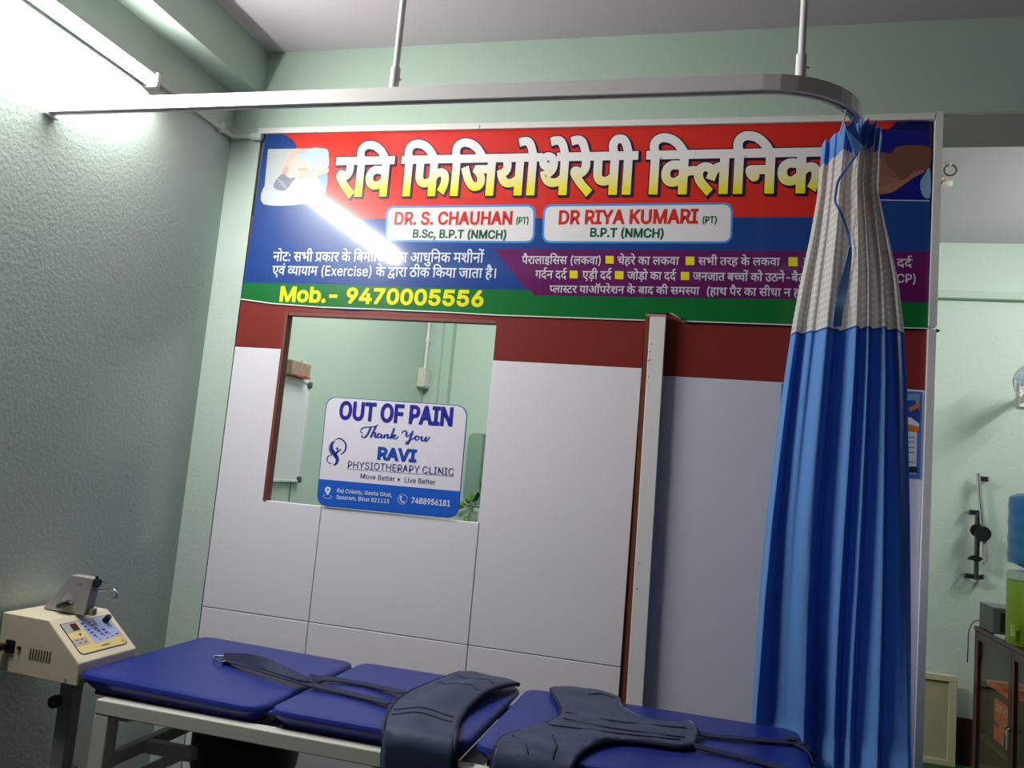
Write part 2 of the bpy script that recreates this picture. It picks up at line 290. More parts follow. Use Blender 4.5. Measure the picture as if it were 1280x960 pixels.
'I1381':'51,-127 98,-22 144,114 163,237 163,321 151,417 112,569 51,718 130,718 172,635 207,536 232,430 246,326 244,208 234,140 217,72 194,5 165,-62 130,-127',
'D529':'227,-125 191,-123 159,-116 129,-104 103,-89 81,-70 50,-24 43,3 40,33 44,70 55,103 73,132 98,155 128,174 163,187 148,241 148,300 162,348 186,385 226,419 253,433 316,450 395,456 395,551 0,551 0,622 634,622 634,551 476,551 476,385 360,382 291,365 273,355 247,331 232,300 227,262 231,229 245,200 266,174 298,155 339,144 411,141 406,176 408,197 415,214 441,234 473,240 499,237 521,229 538,216 551,199 561,162 559,142 553,125 532,100 501,83 585,-138 516,-166 459,-6 430,-37 362,-90 323,-109 278,-121;119,34 123,5 134,-19 152,-36 201,-54 257,-54 284,-48 332,-23 394,31 428,72 362,71 296,83 236,108 210,127 164,108 145,94 131,77 122,57',
'D36':'600,551 371,551 371,414 420,391 462,362 495,328 519,288 534,245 539,198 535,154 524,116 506,84 482,58 452,37 418,20 340,2 297,0 227,6 166,25 115,56 77,99 54,152 46,216 50,258 61,296 80,328 105,356 135,379 170,397 207,410 290,420 290,551 0,551 0,622 600,622;293,72 338,75 377,86 411,102 437,127 453,159 458,200 455,231 445,260 429,286 407,311 378,331 343,349 262,346 221,337 187,321 155,294 133,257 126,210 131,167 147,133 174,106 208,87 248,76',
'D40':'481,551 481,0 400,0 400,328 223,325 180,317 150,299 137,284 129,263 126,237 130,205 142,173 163,142 227,77 271,40 217,-12 107,95 68,151 55,180 45,242 51,286 68,323 93,351 137,378 163,388 230,398 400,399 400,551 0,551 0,622 584,622 584,551',
'D61':'321,69 363,87 380,98 393,112 400,128 403,148 400,172 390,191 374,208 351,219 319,227 280,229 238,226 202,216 174,200 154,179 142,154 139,104 150,64 176,22 259,-56 302,-89 248,-142 192,-96 145,-51 108,-9 80,34 64,80 58,130 65,177 85,216 115,248 82,292 70,330 73,386 86,413 106,433 158,458 229,465 361,465 361,551 0,551 0,622 546,622 546,551 442,551 442,394 178,389 164,381 151,361 150,334 174,292 183,284 249,298 327,298 365,291 396,279 423,264 444,245 472,202 479,178 481,153 477,117 466,85 447,57 421,34 388,16 348,2',
'D76':'-179,615 -228,674 -272,698 -333,702 -402,682 -428,751 -363,770 -326,773 -297,771 -246,752 -204,716 -187,692 -183,694 -209,753 -235,792 -263,815 -296,826 -376,817 -386,813 -409,882 -382,890 -318,896 -284,893 -252,885 -224,870 -199,850 -175,820 -154,784 -113,681 -94,615',
'D104':'194,622 275,622 275,0 194,0',
'I292':'82,0 82,677 204,677 430,63 411,63 471,250 635,677 758,677 758,0 673,0 677,609 684,609 608,386 457,0 382,0 152,609 160,609 164,386 164,0',
'I790':'278,-11 234,-7 194,4 157,22 125,47 98,77 76,114 60,155 50,201 47,251 50,301 60,348 76,389 98,426 125,457 157,481 194,500 234,510 278,514 323,510 363,500 400,481 432,457 459,426 481,389 497,348 507,301 510,251 507,201 497,155 481,114 459,77 432,47 400,22 363,4 323,-7;278,62 311,65 339,74 363,89 383,108 399,131 412,158 426,218 426,283 421,315 412,344 383,395 363,414 339,429 311,438 278,441 246,438 219,429 195,414 175,395 159,372 146,345 132,284 132,218 146,158 159,131 175,108 195,89 219,74 246,65',
'I578':'307,-11 252,-4 212,17 184,43 160,79 151,79 151,0 72,0 72,677 153,677 153,426 160,426 196,474 228,498 250,507 307,514 348,511 385,500 419,482 449,458 474,428 495,392 510,350 519,304 522,252 519,201 510,154 495,113 474,76 449,46 419,21 385,3 348,-7;295,62 325,65 352,74 375,88 394,107 410,130 423,157 437,219 437,287 423,349 411,375 395,397 375,416 352,430 325,438 295,441 266,438 239,430 217,417 197,400 181,378 160,322 154,289 154,217 169,154 182,127 198,105 217,87 240,73 266,65',
'I1376':'111,-4 96,2 73,25 65,55 67,72 83,99 96,109 127,117 157,109 180,86 186,72 186,39 170,12 143,-4',
'I1392':'449,326 449,251 152,251 152,326',
'I1374':'301,686 341,683 378,673 412,657 442,636 468,609 489,578 504,542 513,504 516,462 514,429 507,395 478,321 420,226 267,0 174,0 400,330 408,330 382,295 341,270 290,261 251,264 215,273 183,287 155,306 131,330 112,359 98,392 89,428 86,469 89,509 99,546 114,581 135,611 161,636 191,658 225,673 261,683;276,610 232,593 198,562 176,520 168,469 176,417 198,374 232,344 253,334 301,326 349,334 389,357 418,393 433,440 433,494 418,542 389,579 371,593 326,610',
'I1372':'55,138 55,208 324,677 409,677 146,219 146,213 548,213 548,138|374,0 374,422 455,422 455,0',
'I1366':'129,0 430,595 430,601 83,601 83,677 520,677 520,596 220,0',
'I1359':'302,-9 254,-5 211,9 173,32 140,63 113,103 92,150 77,206 68,268 64,338 68,408 77,470 93,525 114,573 141,613 174,644 211,667 254,681 302,686 349,681 392,667 430,644 462,613 489,573 511,525 526,470 535,408 539,338 535,268 526,206 511,150 490,103 463,63 430,32 392,9 350,-5;302,66 333,70 361,81 386,98 407,123 424,154 438,191 448,235 454,283 454,393 448,442 438,485 424,523 407,554 386,579 361,596 333,607 302,611 270,607 242,596 218,579 196,554 179,523 165,485 155,442 149,393 149,283 155,235 165,191 179,154 196,123 218,98 242,81 270,70',
'I1364':'293,-9 219,1 187,14 157,32 132,53 111,78 95,107 85,137 81,171 164,171 175,134 198,103 231,80 271,68 320,69 344,75 386,100 403,118 427,162 433,187 435,215 426,269 416,293 384,332 364,347 315,365 267,366 204,350 172,331 91,341 131,677 487,677 487,601 204,601 181,403 237,432 281,442 334,441 389,426 437,397 476,357 503,307 517,248 519,216 516,174 506,136 490,100 468,69 441,42 410,20 374,4 335,-6',
'I1373':'302,-9 261,-6 224,4 190,20 160,41 135,67 114,99 99,134 89,173 86,215 96,281 107,317 150,400 336,677 429,677 203,346 194,346 221,381 262,406 312,416 352,413 388,404 420,390 448,370 472,346 491,318 505,285 513,248 516,208 513,168 504,130 488,96 467,66 442,40 412,19 378,3 341,-6;327,67 349,73 389,97 417,134 427,157 434,208 427,260 417,283 389,319 370,333 327,349 276,349 253,343 214,320 185,283 170,237 170,183 185,135 214,98 253,73 276,67',
'D11':'232,219 161,197 105,239 82,263 64,290 54,319 51,370 67,413 87,433 141,458 221,465 314,465 314,551 0,551 0,622 505,622 505,551 395,551 395,394 159,389 145,381 132,361 132,332 136,318 174,277 239,292 275,294 322,290 363,277 398,256 425,228 442,194 447,154 442,114 429,80 406,52 374,30 335,14 289,4 415,-40 382,-110 176,1 108,10 82,18 63,30 52,46 48,65 54,91 72,110 101,116 142,106 194,70 262,70 298,77 328,88 349,105 362,126 366,153 363,173 355,190 342,204 323,214 299,220',
'D30':'649,551 545,551 545,0 465,0 465,165 403,133 349,120 317,118 269,123 227,137 190,161 163,193 146,231 141,275 147,312 173,359 185,371 38,369 38,441 389,440 382,370 314,367 283,359 256,346 237,327 225,303 221,274 224,248 234,226 250,210 270,198 293,190 349,190 377,198 425,225 465,260 465,551 0,551 0,622 649,622',
'D42':'413,-58 342,73 287,68 202,78 149,98 124,112 83,151 56,204 48,236 48,300 62,348 86,385 126,419 153,433 216,450 295,456 295,551 0,551 0,622 534,622 534,551 376,551 376,385 260,382 191,365 159,344 138,317 127,282 130,229 144,200 166,174 197,155 237,144 312,141 306,176 308,197 315,214 341,234 373,240 399,237 421,229 438,216 451,199 461,162 455,126 436,102 410,86 480,-24',
'D181':'-190,615 -226,688 -238,738 -240,762 -235,803 -220,836 -196,862 -163,881 -127,892 -64,895 -9,885 21,872 -1,806 -50,824 -78,827 -103,825 -123,817 -139,804 -151,788 -158,769 -158,725 -146,682 -108,615',
'D27':'208,551 207,218 196,193 174,180 143,180 106,199 74,231 49,270 41,308 47,335 54,345 66,353 102,359 127,359 127,551 0,551 0,622 578,622 578,551 474,551 474,0 393,0 393,551',
'D96':'319,219 248,197 192,239 169,263 151,290 141,319 138,370 154,413 174,433 228,458 308,465 401,465 401,551 0,551 0,622 592,622 592,551 482,551 482,394 246,389 232,381 219,361 219,332 223,318 261,277 326,292 362,294 409,290 450,277 485,256 512,228 529,194 534,154 529,112 512,75 485,44 447,19 397,5 337,0 274,5 215,20 162,44 112,76 66,114 25,158 86,207 124,166 163,132 202,106 244,88 289,78 337,74 401,83 440,109 453,152 450,173 442,191 428,204 410,214 386,220|259,-119 264,-105 285,-84 312,-76 340,-84 360,-105 367,-134 360,-164 340,-185 312,-192 285,-185 264,-164 259,-150',
'D500':'0,622 1013,622 1013,551 909,551 909,0 829,0 829,165 767,133 713,120 681,118 633,123 591,137 554,161 527,193 510,231 505,275 511,312 537,359 549,371 412,369 412,441 753,440 746,370 678,367 647,359 620,346 601,327 589,303 585,274 588,248 598,226 614,210 634,198 657,190 713,190 741,198 789,225 829,260 829,551 0,551|505,198 442,152 374,124 317,118 269,123 227,137 190,161 163,193 146,231 141,275 147,312 173,359 185,371 38,369 38,441 378,440 371,370 314,367 283,359 256,346 237,327 225,303 221,274 224,248 234,226 250,210 270,198 293,190 349,190 377,198 425,225 465,260',
'D13':'0,622 563,622 563,551 453,551 471,524 481,495 485,464 476,409 450,364 406,328 451,281 470,254 486,223 496,190 499,152 497,120 489,92 460,47 439,30 415,17 359,2 328,0 291,3 254,14 220,30 186,55 153,88 120,130 89,181 29,313 100,338 140,242 184,164 234,108 262,89 290,78 320,74 346,76 368,82 388,92 402,108 411,131 414,160 412,187 392,236 354,280 329,301 264,294 259,364 304,368 341,376 368,390 388,409 400,433 404,463 397,500 378,529 351,551 0,551',
'I73':'356,-9 300,-4 248,10 201,33 159,65 123,105 94,153 73,208 60,270 55,338 60,406 73,468 94,523 123,571 159,611 201,643 248,667 300,681 356,686 421,679 453,671 509,645 557,606 578,583 610,528 628,464 542,464 528,506 505,542 457,581 399,602 356,606 316,602 280,592 246,575 215,551 189,521 168,484 152,441 143,393 139,338 143,283 152,235 168,192 190,155 216,125 246,101 280,84 317,74 377,72 439,87 475,107 505,135 528,170 542,213 628,213 610,149 596,120 558,71 510,33 453,6 389,-7',
'I375':'82,0 82,677 313,677 363,673 406,664 443,648 475,626 500,601 519,570 533,537 541,500 544,461 541,422 533,386 519,352 500,321 475,295 444,274 407,258 363,248 314,245 150,245 150,321 343,323 372,329 396,339 416,353 432,370 452,412 458,461 452,511 432,552 416,569 396,583 371,593 342,599 168,601 168,0',
'D203':'160,551 165,289 177,256 190,240 208,227 233,220 263,217 290,219 340,237 400,282 436,214 354,166 325,155 291,148 228,148 182,160 143,181 113,213 100,234 84,285 79,358 79,551 0,551 0,622 322,622 322,551',
'D215':'478,332 486,260 380,251 292,258 212,277 167,253 228,182 340,75 380,42 326,-12 220,87 89,234 51,292 40,340 47,364 55,376 67,385 83,391 120,392 148,382 181,350 194,364 210,398 217,477 201,551 0,551 0,622 403,622 403,551 281,551 296,495 297,431 281,365 262,333 333,323',
'D21':'470,218 465,175 450,141 424,114 392,95 354,84 312,80 257,87 206,108 159,144 115,196 71,267 29,356 100,382 129,316 160,260 193,214 228,180 265,160 305,153 329,155 367,170 380,185 388,203 391,227 389,251 382,273 356,312 318,347 260,341 255,411 296,415 328,423 352,435 367,451 377,471 380,494 377,516 370,533 356,546 340,555 302,562 256,558 193,536 171,525 146,594 210,620 266,631 346,628 386,615 418,593 441,565 454,532 459,495 452,447 429,407 392,375 412,355 526,351 594,363 594,551 521,551 521,622 1038,622 1038,551 934,551 934,0 853,0 853,551 675,551 675,0 594,0 594,290 486,279 455,282 468,240|1063,863 1044,803 1019,756 986,722 948,698 905,685 856,680 810,685 768,700 730,724 696,760 667,806 642,863 713,887 731,844 751,810 772,783 797,764 826,753 859,749 894,753 922,765 944,786 961,813 987,889',
'I84':'293,0 129,0 129,76 287,76 339,80 385,90 424,108 457,132 485,162 505,198 520,240 529,287 532,340 529,391 520,438 506,479 485,515 459,545 427,569 389,586 345,597 296,600 126,600 126,677 302,677 364,672 421,659 471,636 514,605 550,567 578,520 599,467 612,406 616,340 612,272 599,212 578,158 549,111 512,72 468,41 417,18 358,5|168,677 168,0 82,0 82,677',
'I384':'82,0 82,677 313,677 363,674 406,665 443,650 475,629 500,605 519,575 533,542 541,507 544,468 541,429 533,393 519,361 500,332 475,308 444,289 407,274 363,265 314,262 130,262 130,339 343,341 372,346 396,355 431,382 443,399 452,420 458,468 452,517 431,556 415,572 396,584 342,599 168,601 168,0|470,0 307,305 404,305 570,0',
'I397':'298,-12 252,-9 209,-1 171,12 138,30 110,52 87,78 70,108 58,141 53,177 141,177 154,132 183,99 224,77 298,65 355,72 381,80 423,106 451,142 458,163 458,206 452,224 428,252 372,281 194,336 151,359 117,385 92,417 77,453 72,495 75,532 85,565 103,596 126,622 153,644 186,662 223,675 262,683 304,686 347,683 386,675 422,662 454,644 481,623 503,598 520,570 531,539 535,506 450,506 443,536 427,562 403,582 374,597 340,606 274,608 225,595 188,571 164,539 156,500 158,477 166,458 193,429 285,390 434,342 475,318 511,284 525,264 542,214 544,184 541,149 531,115 515,84 493,57 465,33 431,14 392,0 348,-9',
'I161':'82,0 82,677 168,677 168,384 523,384 523,677 609,677 609,0 523,0 523,308 168,308 168,0',
'I2':'24,0 269,677 369,677 618,0 527,0 326,582 311,636 327,636 255,401 115,0|147,189 147,264 495,264 495,189',
'I424':'346,-11 295,-7 249,3 207,20 170,44 139,73 114,106 96,144 85,186 82,230 82,677 168,677 170,206 178,177 190,151 206,127 227,107 251,91 279,79 311,71 382,71 413,79 442,91 466,107 486,127 503,151 515,177 522,206 524,677 610,677 610,230 607,186 596,144 578,106 553,73 522,44 486,20 444,3 397,-7',
'I300':'82,0 82,677 183,677 507,163 554,70 541,70 533,262 533,677 619,677 619,0 516,0 144,604 160,604 168,386 168,0',
'I411':'45,600 45,677 556,677 556,600 344,600 344,0 257,0 257,600',
'I65':'82,0 82,677 322,677 366,674 405,666 438,652 467,634 489,613 507,587 519,559 527,529 528,470 523,446 503,408 473,380 419,355 419,349 440,346 482,327 502,312 535,270 546,244 553,214 556,180 553,147 545,117 532,89 514,63 489,42 459,24 422,11 379,3 329,0;168,76 327,76 375,80 412,90 439,107 458,129 469,153 473,181 465,224 442,262 407,290 359,305 168,307;168,380 340,381 383,394 417,418 430,434 445,473 447,495 443,523 433,548 416,570 392,587 360,597 320,600 168,600',
'I1375':'49,-163 89,94 183,94 112,-163',
'I234':'42,0 42,76 162,76 162,600 42,600 42,677 368,677 368,600 248,600 248,76 368,76 368,0',
'I472':'272,0 272,277 24,677 124,677 298,388 334,304 299,304 361,435 508,677 608,677 359,277 359,0',
'I271':'141,193 141,286 283,458 485,677 599,677 310,367 305,367|82,0 82,677 168,677 168,0|497,0 252,344 306,411 599,0',
'I321':'356,-9 300,-4 249,10 201,33 159,65 124,105 94,153 73,208 60,270 55,338 60,406 73,468 94,523 124,571 159,611 201,643 249,667 300,681 356,686 412,681 463,667 510,643 552,611 588,571 617,523 638,468 651,406 656,338 651,270 638,208 617,153 588,105 552,65 510,33 463,10 412,-4;356,71 395,74 431,84 465,101 496,125 521,155 543,192 559,235 569,283 572,338 569,393 559,442 543,485 521,521 496,551 465,575 431,592 395,602 356,606 317,602 280,592 246,575 216,551 190,521 168,484 152,441 143,393 139,338 143,283 152,235 168,192 190,156 216,125 246,102 280,85 317,74',
'I137':'82,0 82,677 491,677 491,600 168,600 168,369 460,369 460,292 168,292 168,0',
'I456':'272,0 24,677 114,677 301,142 331,41 314,41 387,275 526,677 618,677 372,0',
'I281':'82,0 82,677 168,677 168,76 481,76 481,0',
'I980':'218,0 25,508 114,508 243,144 277,23 247,23 301,207 409,508 498,508 304,0',
'I889':'272,508 272,438 9,438 9,508|85,628 167,628 169,111 173,94 192,73 269,72 286,3 225,-6 184,-2 150,9 122,28 102,55 89,87 85,125',
'I507':'183,-10 126,6 102,20 81,38 64,59 51,84 43,113 43,172 58,215 86,246 124,268 238,294 344,309 363,320 369,343 363,381 348,410 322,430 285,441 239,441 200,431 158,403 134,368 55,394 87,446 131,482 181,503 234,513 318,508 381,484 400,470 431,430 442,403 448,372 450,0 370,0 370,69 365,69 337,32 306,10 266,-6 241,-10;257,62 282,68 305,78 340,106 361,143 369,183 369,254 180,212 150,197 130,174 123,140 129,109 147,85 174,69 208,61',
'I719':'71,508 153,508 152,-67 137,-119 124,-140 107,-158 87,-172 63,-182 36,-188 -12,-190 -12,-114 25,-112 42,-105 55,-94 64,-79 71,-36|98,593 73,607 63,618 56,645 63,672 85,692 113,699 141,692 162,672 170,645 162,618 141,598 128,593',
'I751':'151,0 122,10 100,27 84,50 75,79 72,113 72,677 153,677 154,112 162,84 169,76 196,69 228,73 245,4 197,-3',
'I773':'153,0 72,0 72,508 150,508 151,385 139,385 157,427 179,460 205,485 236,501 269,511 306,514 339,512 369,505 396,493 420,476 440,455 456,429 468,399 475,363 478,322 478,0 396,0 396,316 393,352 382,382 365,407 342,426 314,437 258,439 216,425 183,397 170,378 155,332',
'I998':'64,-184 84,-113 124,-120 152,-115 175,-99 195,-67 218,-3 25,508 114,508 243,144 276,23 246,23 300,207 409,508 498,508 264,-101 238,-142 206,-171 168,-188 97,-192',
'I141':'358,-9 301,-4 248,10 200,33 158,65 122,105 94,153 72,208 60,270 55,338 60,406 72,468 94,523 122,571 157,611 199,643 246,667 297,681 353,686 421,679 483,658 511,643 559,603 580,580 612,526 631,465 542,465 514,523 473,568 438,589 377,605 315,602 279,592 245,575 215,551 189,521 168,485 152,442 143,393 139,338 143,283 152,235 168,192 190,156 216,125 247,102 281,85 318,74 358,71 395,74 429,82 459,95 486,114 509,137 527,164 540,196 549,231 551,270 577,265 376,265 376,340 636,340 636,266 632,213 620,164 600,120 573,82 540,50 502,25 458,6 410,-5',
'I670':'153,0 72,0 72,677 153,677 153,385 139,385 157,427 179,460 205,485 236,501 269,511 306,514 339,512 369,505 396,493 420,476 440,455 457,429 469,399 476,363 478,0 396,0 396,316 393,352 382,382 365,407 342,426 314,437 258,439 216,425 183,397 170,378 155,332',
'I766':'72,0 72,508 151,508 152,394 145,394 165,443 178,463 212,493 251,511 294,517 328,513 358,502 383,483 404,458 418,428 428,393 417,393 436,439 467,476 508,502 557,515 612,515 663,498 686,483 705,464 721,440 733,412 741,379 743,0 661,0 661,340 658,373 647,399 630,419 609,432 585,440 537,441 500,428 472,404 454,371 448,331 448,0 366,0 366,348 363,375 354,397 338,416 318,431 294,439 248,441 211,428 181,404 169,387 155,345 153,0',
'I1367':'301,-9 257,-6 217,2 180,15 148,33 120,56 98,82 82,112 72,145 69,180 77,234 86,259 115,302 154,335 201,351 201,355 170,367 144,385 123,410 106,439 97,471 94,506 97,539 105,570 120,598 140,623 165,645 194,662 227,675 262,683 301,686 339,683 375,675 407,662 436,645 461,623 481,598 496,570 505,539 508,506 505,471 495,439 479,410 457,385 431,367 401,355 401,351 425,345 447,335 487,302 516,259 532,208 534,180 530,145 520,112 504,82 481,56 454,33 422,15 385,2 345,-6;330,67 356,72 399,92 429,122 445,161 445,209 439,231 414,269 397,284 353,306 301,313 248,306 205,284 187,269 162,231 156,209 156,161 172,122 202,92 246,72 272,67;324,387 365,399 396,424 417,458 425,500 418,541 397,574 366,597 325,610 277,610 236,597 204,574 184,541 177,500 184,458 205,424 219,410 256,391 278,387',
'I1361':'86,0 86,62 389,398 411,437 422,475 422,518 407,557 379,586 342,605 297,611 250,604 212,583 197,569 177,531 170,485 88,485 91,523 100,558 115,590 136,618 161,641 191,660 224,674 260,683 299,686 338,683 373,674 406,660 435,642 459,619 479,593 494,563 502,531 504,472 492,425 466,375 390,279 205,81 205,76 517,76 517,0',
'I1360':'102,0 102,73 520,73 520,0|368,677 368,0 283,0 283,597 279,597 115,475 115,568 262,677',
}
RUNS = {
'title':(9588,'D52,0,0 D67,409,0 D57,668,0 D67,1474,0 D47,1733,0 D67,2504,0 D32,2763,0 D51,3505,0 D79,4085,0 D41,4344,0 D75,4986,0 D52,4986,0 D75,5395,0 D46,5395,0 D68,5963,0 D67,6472,0 D183,6731,0 D54,7334,0 D67,8012,0 D44,8271,0 D25,8826,0'),
'note1':(17494,'D44,0,0 D79,555,0 D35,814,0 I1377,1318,0 D60,1818,0 D49,2494,0 D68,3197,0 D274,3705,0 D25,4273,0 D66,5035,0 D52,5294,0 D25,5953,0 D75,6494,0 D67,6965,0 D48,7224,0 D50,7795,0 D66,8393,0 D67,8652,0 D52,8911,0 D51,9320,0 D461,9900,0 D25,10409,0 D66,11171,0 D10,11679,0 D43,12702,0 D69,13317,0 D67,13317,0 D44,13576,0 D25,14131,0 D50,15143,0 D58,15741,0 D68,16421,0 D44,16680,0 D461,17235,0'),
'note2':(18715,'D19,0,0 D57,553,0 D6,1109,0 D557,1359,0 D66,2281,0 D51,2540,0 D66,3120,0 D50,3379,0 I1380,4227,0 I95,4590,0 I993,5149,0 I614,5656,0 I852,6199,0 I586,6549,0 I689,7080,0 I871,7305,0 I614,7796,0 I1381,8338,0 D25,8951,0 D75,9492,0 D529,9963,0 D66,10583,0 D52,10842,0 D66,11251,0 D36,11760,0 D68,12345,0 D25,12604,0 D67,13616,0 D25,13875,0 D51,14637,0 D66,15217,0 D32,15725,0 D66,16467,0 D40,16726,0 D66,17296,0 D61,17805,0 D76,18336,0 D104,18336,0'),
'mob':(9100,'I292,0,0 I790,840,0 I578,1398,0 I1376,1967,0 I1392,2217,0 I1374,3070,0 I1372,3673,0 I1366,4276,0 I1359,4879,0 I1359,5482,0 I1359,6085,0 I1364,6688,0 I1364,7291,0 I1364,7894,0 I1373,8497,0'),
'l5a':(7506,'D46,0,0 D76,568,0 D52,568,0 D66,977,0 D54,1236,0 D66,1914,0 D11,2173,0 D67,2664,0 D60,2923,0 D60,3599,0 I1380,4525,0 D54,4888,0 D25,5566,0 D57,6328,0 D66,6884,0 I1381,7143,0'),
'l5b':(5350,'D30,0,0 D75,634,0 D61,634,0 D52,1165,0 D75,1574,0 D25,1824,0 D66,2586,0 D54,3095,0 D25,3773,0 D57,4535,0 D66,5091,0'),
'l5c':(6914,'D60,0,0 D49,676,0 D68,1379,0 D40,1888,0 D52,2458,0 D61,2867,0 D25,3648,0 D75,4189,0 D54,4659,0 D25,5337,0 D57,6099,0 D66,6655,0'),
'l5d':(762,'D25,0,0'),
'dard':(1040,'D42,0,0 D42,520,0 D181,985,0'),
'l6a':(2928,'D27,0,0 D42,563,0 D181,1028,0 D44,1083,0 D42,1888,0 D42,2408,0 D181,2873,0'),
'l6b':(2679,'D19,0,0 D96,553,0 D68,1130,0 D42,1639,0 D42,2159,0 D181,2624,0'),
'l6c':(4398,'D32,0,0 D79,742,0 D96,1001,0 D79,1578,0 D25,2087,0 D66,2849,0 D42,3358,0 D42,3878,0 D181,4343,0'),
'l6d':(9913,'D32,0,0 D44,742,0 D32,1297,0 D66,2039,0 D40,2298,0 D48,3118,0 D500,3689,0 D461,4687,0 D25,5196,0 D79,5958,0 D13,6466,0 D36,7014,0 D44,7599,0 D75,8154,0 I1392,8154,0 D48,8757,0 D76,9328,0 D36,9328,0'),
'cp':(1637,'I73,0,0 I375,679,0 I1381,1273,0'),
'l7a':(13505,'D203,0,0 D54,308,0 D66,986,0 D215,1245,0 D35,1634,0 D52,2138,0 D51,2797,0 D66,3377,0 D21,3636,0 D46,4659,0 D52,5227,0 D75,5636,0 D58,5636,0 D44,6316,0 D25,7121,0 D75,7662,0 D48,8132,0 D66,8703,0 D42,8962,0 D25,9732,0 D68,10494,0 D60,11003,0 D50,11679,0 D215,12277,0 D51,12666,0 D66,13246,0'),
'l7b':(8196,'I1380,0,0 D61,363,0 D66,894,0 D41,1153,0 D46,2045,0 D76,2613,0 D52,2613,0 D25,3272,0 D66,4034,0 D60,4543,0 D68,5219,0 D43,5478,0 D66,6093,0 D44,6601,0 D61,7406,0 D79,7937,0'),
'd1':(7603,'I84,0,0 I384,671,0 I1376,1270,0 I397,1769,0 I1376,2366,0 I73,2865,0 I161,3545,0 I2,4236,0 I424,4878,0 I161,5570,0 I2,6261,0 I300,6902,0'),
'pt':(1921,'I1380,0,0 I375,363,0 I411,957,0 I1381,1558,0'),
'd1b':(8676,'I65,0,0 I1376,608,0 I397,858,0 I586,1455,0 I1375,1986,0 I65,2486,0 I1376,3094,0 I375,3344,0 I1376,3938,0 I411,4188,0 I1380,5038,0 I300,5401,0 I292,6102,0 I73,6942,0 I161,7621,0 I1381,8312,0'),
'd2':(7858,'I84,0,0 I384,671,0 I384,1519,0 I234,2118,0 I472,2528,0 I2,3159,0 I271,4051,0 I424,4675,0 I292,5367,0 I2,6208,0 I384,6849,0 I234,7448,0'),
'd2b':(6190,'I65,0,0 I1376,608,0 I375,858,0 I1376,1452,0 I411,1702,0 I1380,2552,0 I300,2915,0 I292,3616,0 I73,4456,0 I161,5135,0 I1381,5827,0'),
'out':(6109,'I321,0,0 I424,711,0 I411,1403,0 I321,2253,0 I137,2964,0 I375,3763,0 I2,4357,0 I234,4999,0 I300,5409,0'),
'ravi':(2292,'I384,0,0 I2,599,0 I456,1240,0 I234,1882,0'),
'phys':(11605,'I375,0,0 I161,594,0 I472,1285,0 I397,1916,0 I234,2513,0 I321,2923,0 I411,3634,0 I161,4234,0 I95,4926,0 I384,5485,0 I2,6083,0 I375,6725,0 I472,7319,0 I73,8200,0 I281,8879,0 I234,9405,0 I300,9815,0 I234,10516,0 I73,10926,0'),
'mb':(5364,'I292,0,0 I790,840,0 I980,1398,0 I614,1920,0 I65,2712,0 I614,3321,0 I889,3863,0 I889,4167,0 I614,4472,0 I852,5014,0'),
'lb':(4717,'I281,0,0 I689,526,0 I980,751,0 I614,1274,0 I65,2066,0 I614,2674,0 I889,3216,0 I889,3521,0 I614,3825,0 I852,4367,0'),
'a1':(10393,'I384,0,0 I507,599,0 I719,1121,0 I73,1596,0 I790,2275,0 I751,2833,0 I790,3089,0 I773,3646,0 I998,4196,0 I1375,4719,0 I141,5218,0 I614,5912,0 I614,6454,0 I889,6996,0 I507,7301,0 I141,8073,0 I670,8766,0 I507,9316,0 I889,9839,0 I1375,10143,0'),
'a2':(10443,'I397,0,0 I507,597,0 I871,1119,0 I507,1610,0 I852,2132,0 I507,2482,0 I766,3004,0 I1375,3819,0 I65,4319,0 I689,4927,0 I670,5152,0 I507,5702,0 I852,6224,0 I1367,6824,0 I1361,7427,0 I1360,8030,0 I1360,8633,0 I1360,9236,0 I1364,9839,0'),
'ph':(6030,'I1366,0,0 I1372,603,0 I1367,1206,0 I1367,1809,0 I1374,2412,0 I1364,3015,0 I1373,3618,0 I1360,4221,0 I1367,4824,0 I1360,5427,0'),
'liv':(3965,'I281,0,0 I234,526,0 I456,936,0 I137,1578,0 I2,2127,0 I397,2768,0 I411,3365,0'),
}
GL_CACHE = {}
def glyph(key):
    if key not in GL_CACHE:
        GL_CACHE[key] = [[[tuple(map(float, p.split(','))) for p in c.split()] for c in g.split(';')] for g in GLYPHS[key].split('|')]
    return GL_CACHE[key]
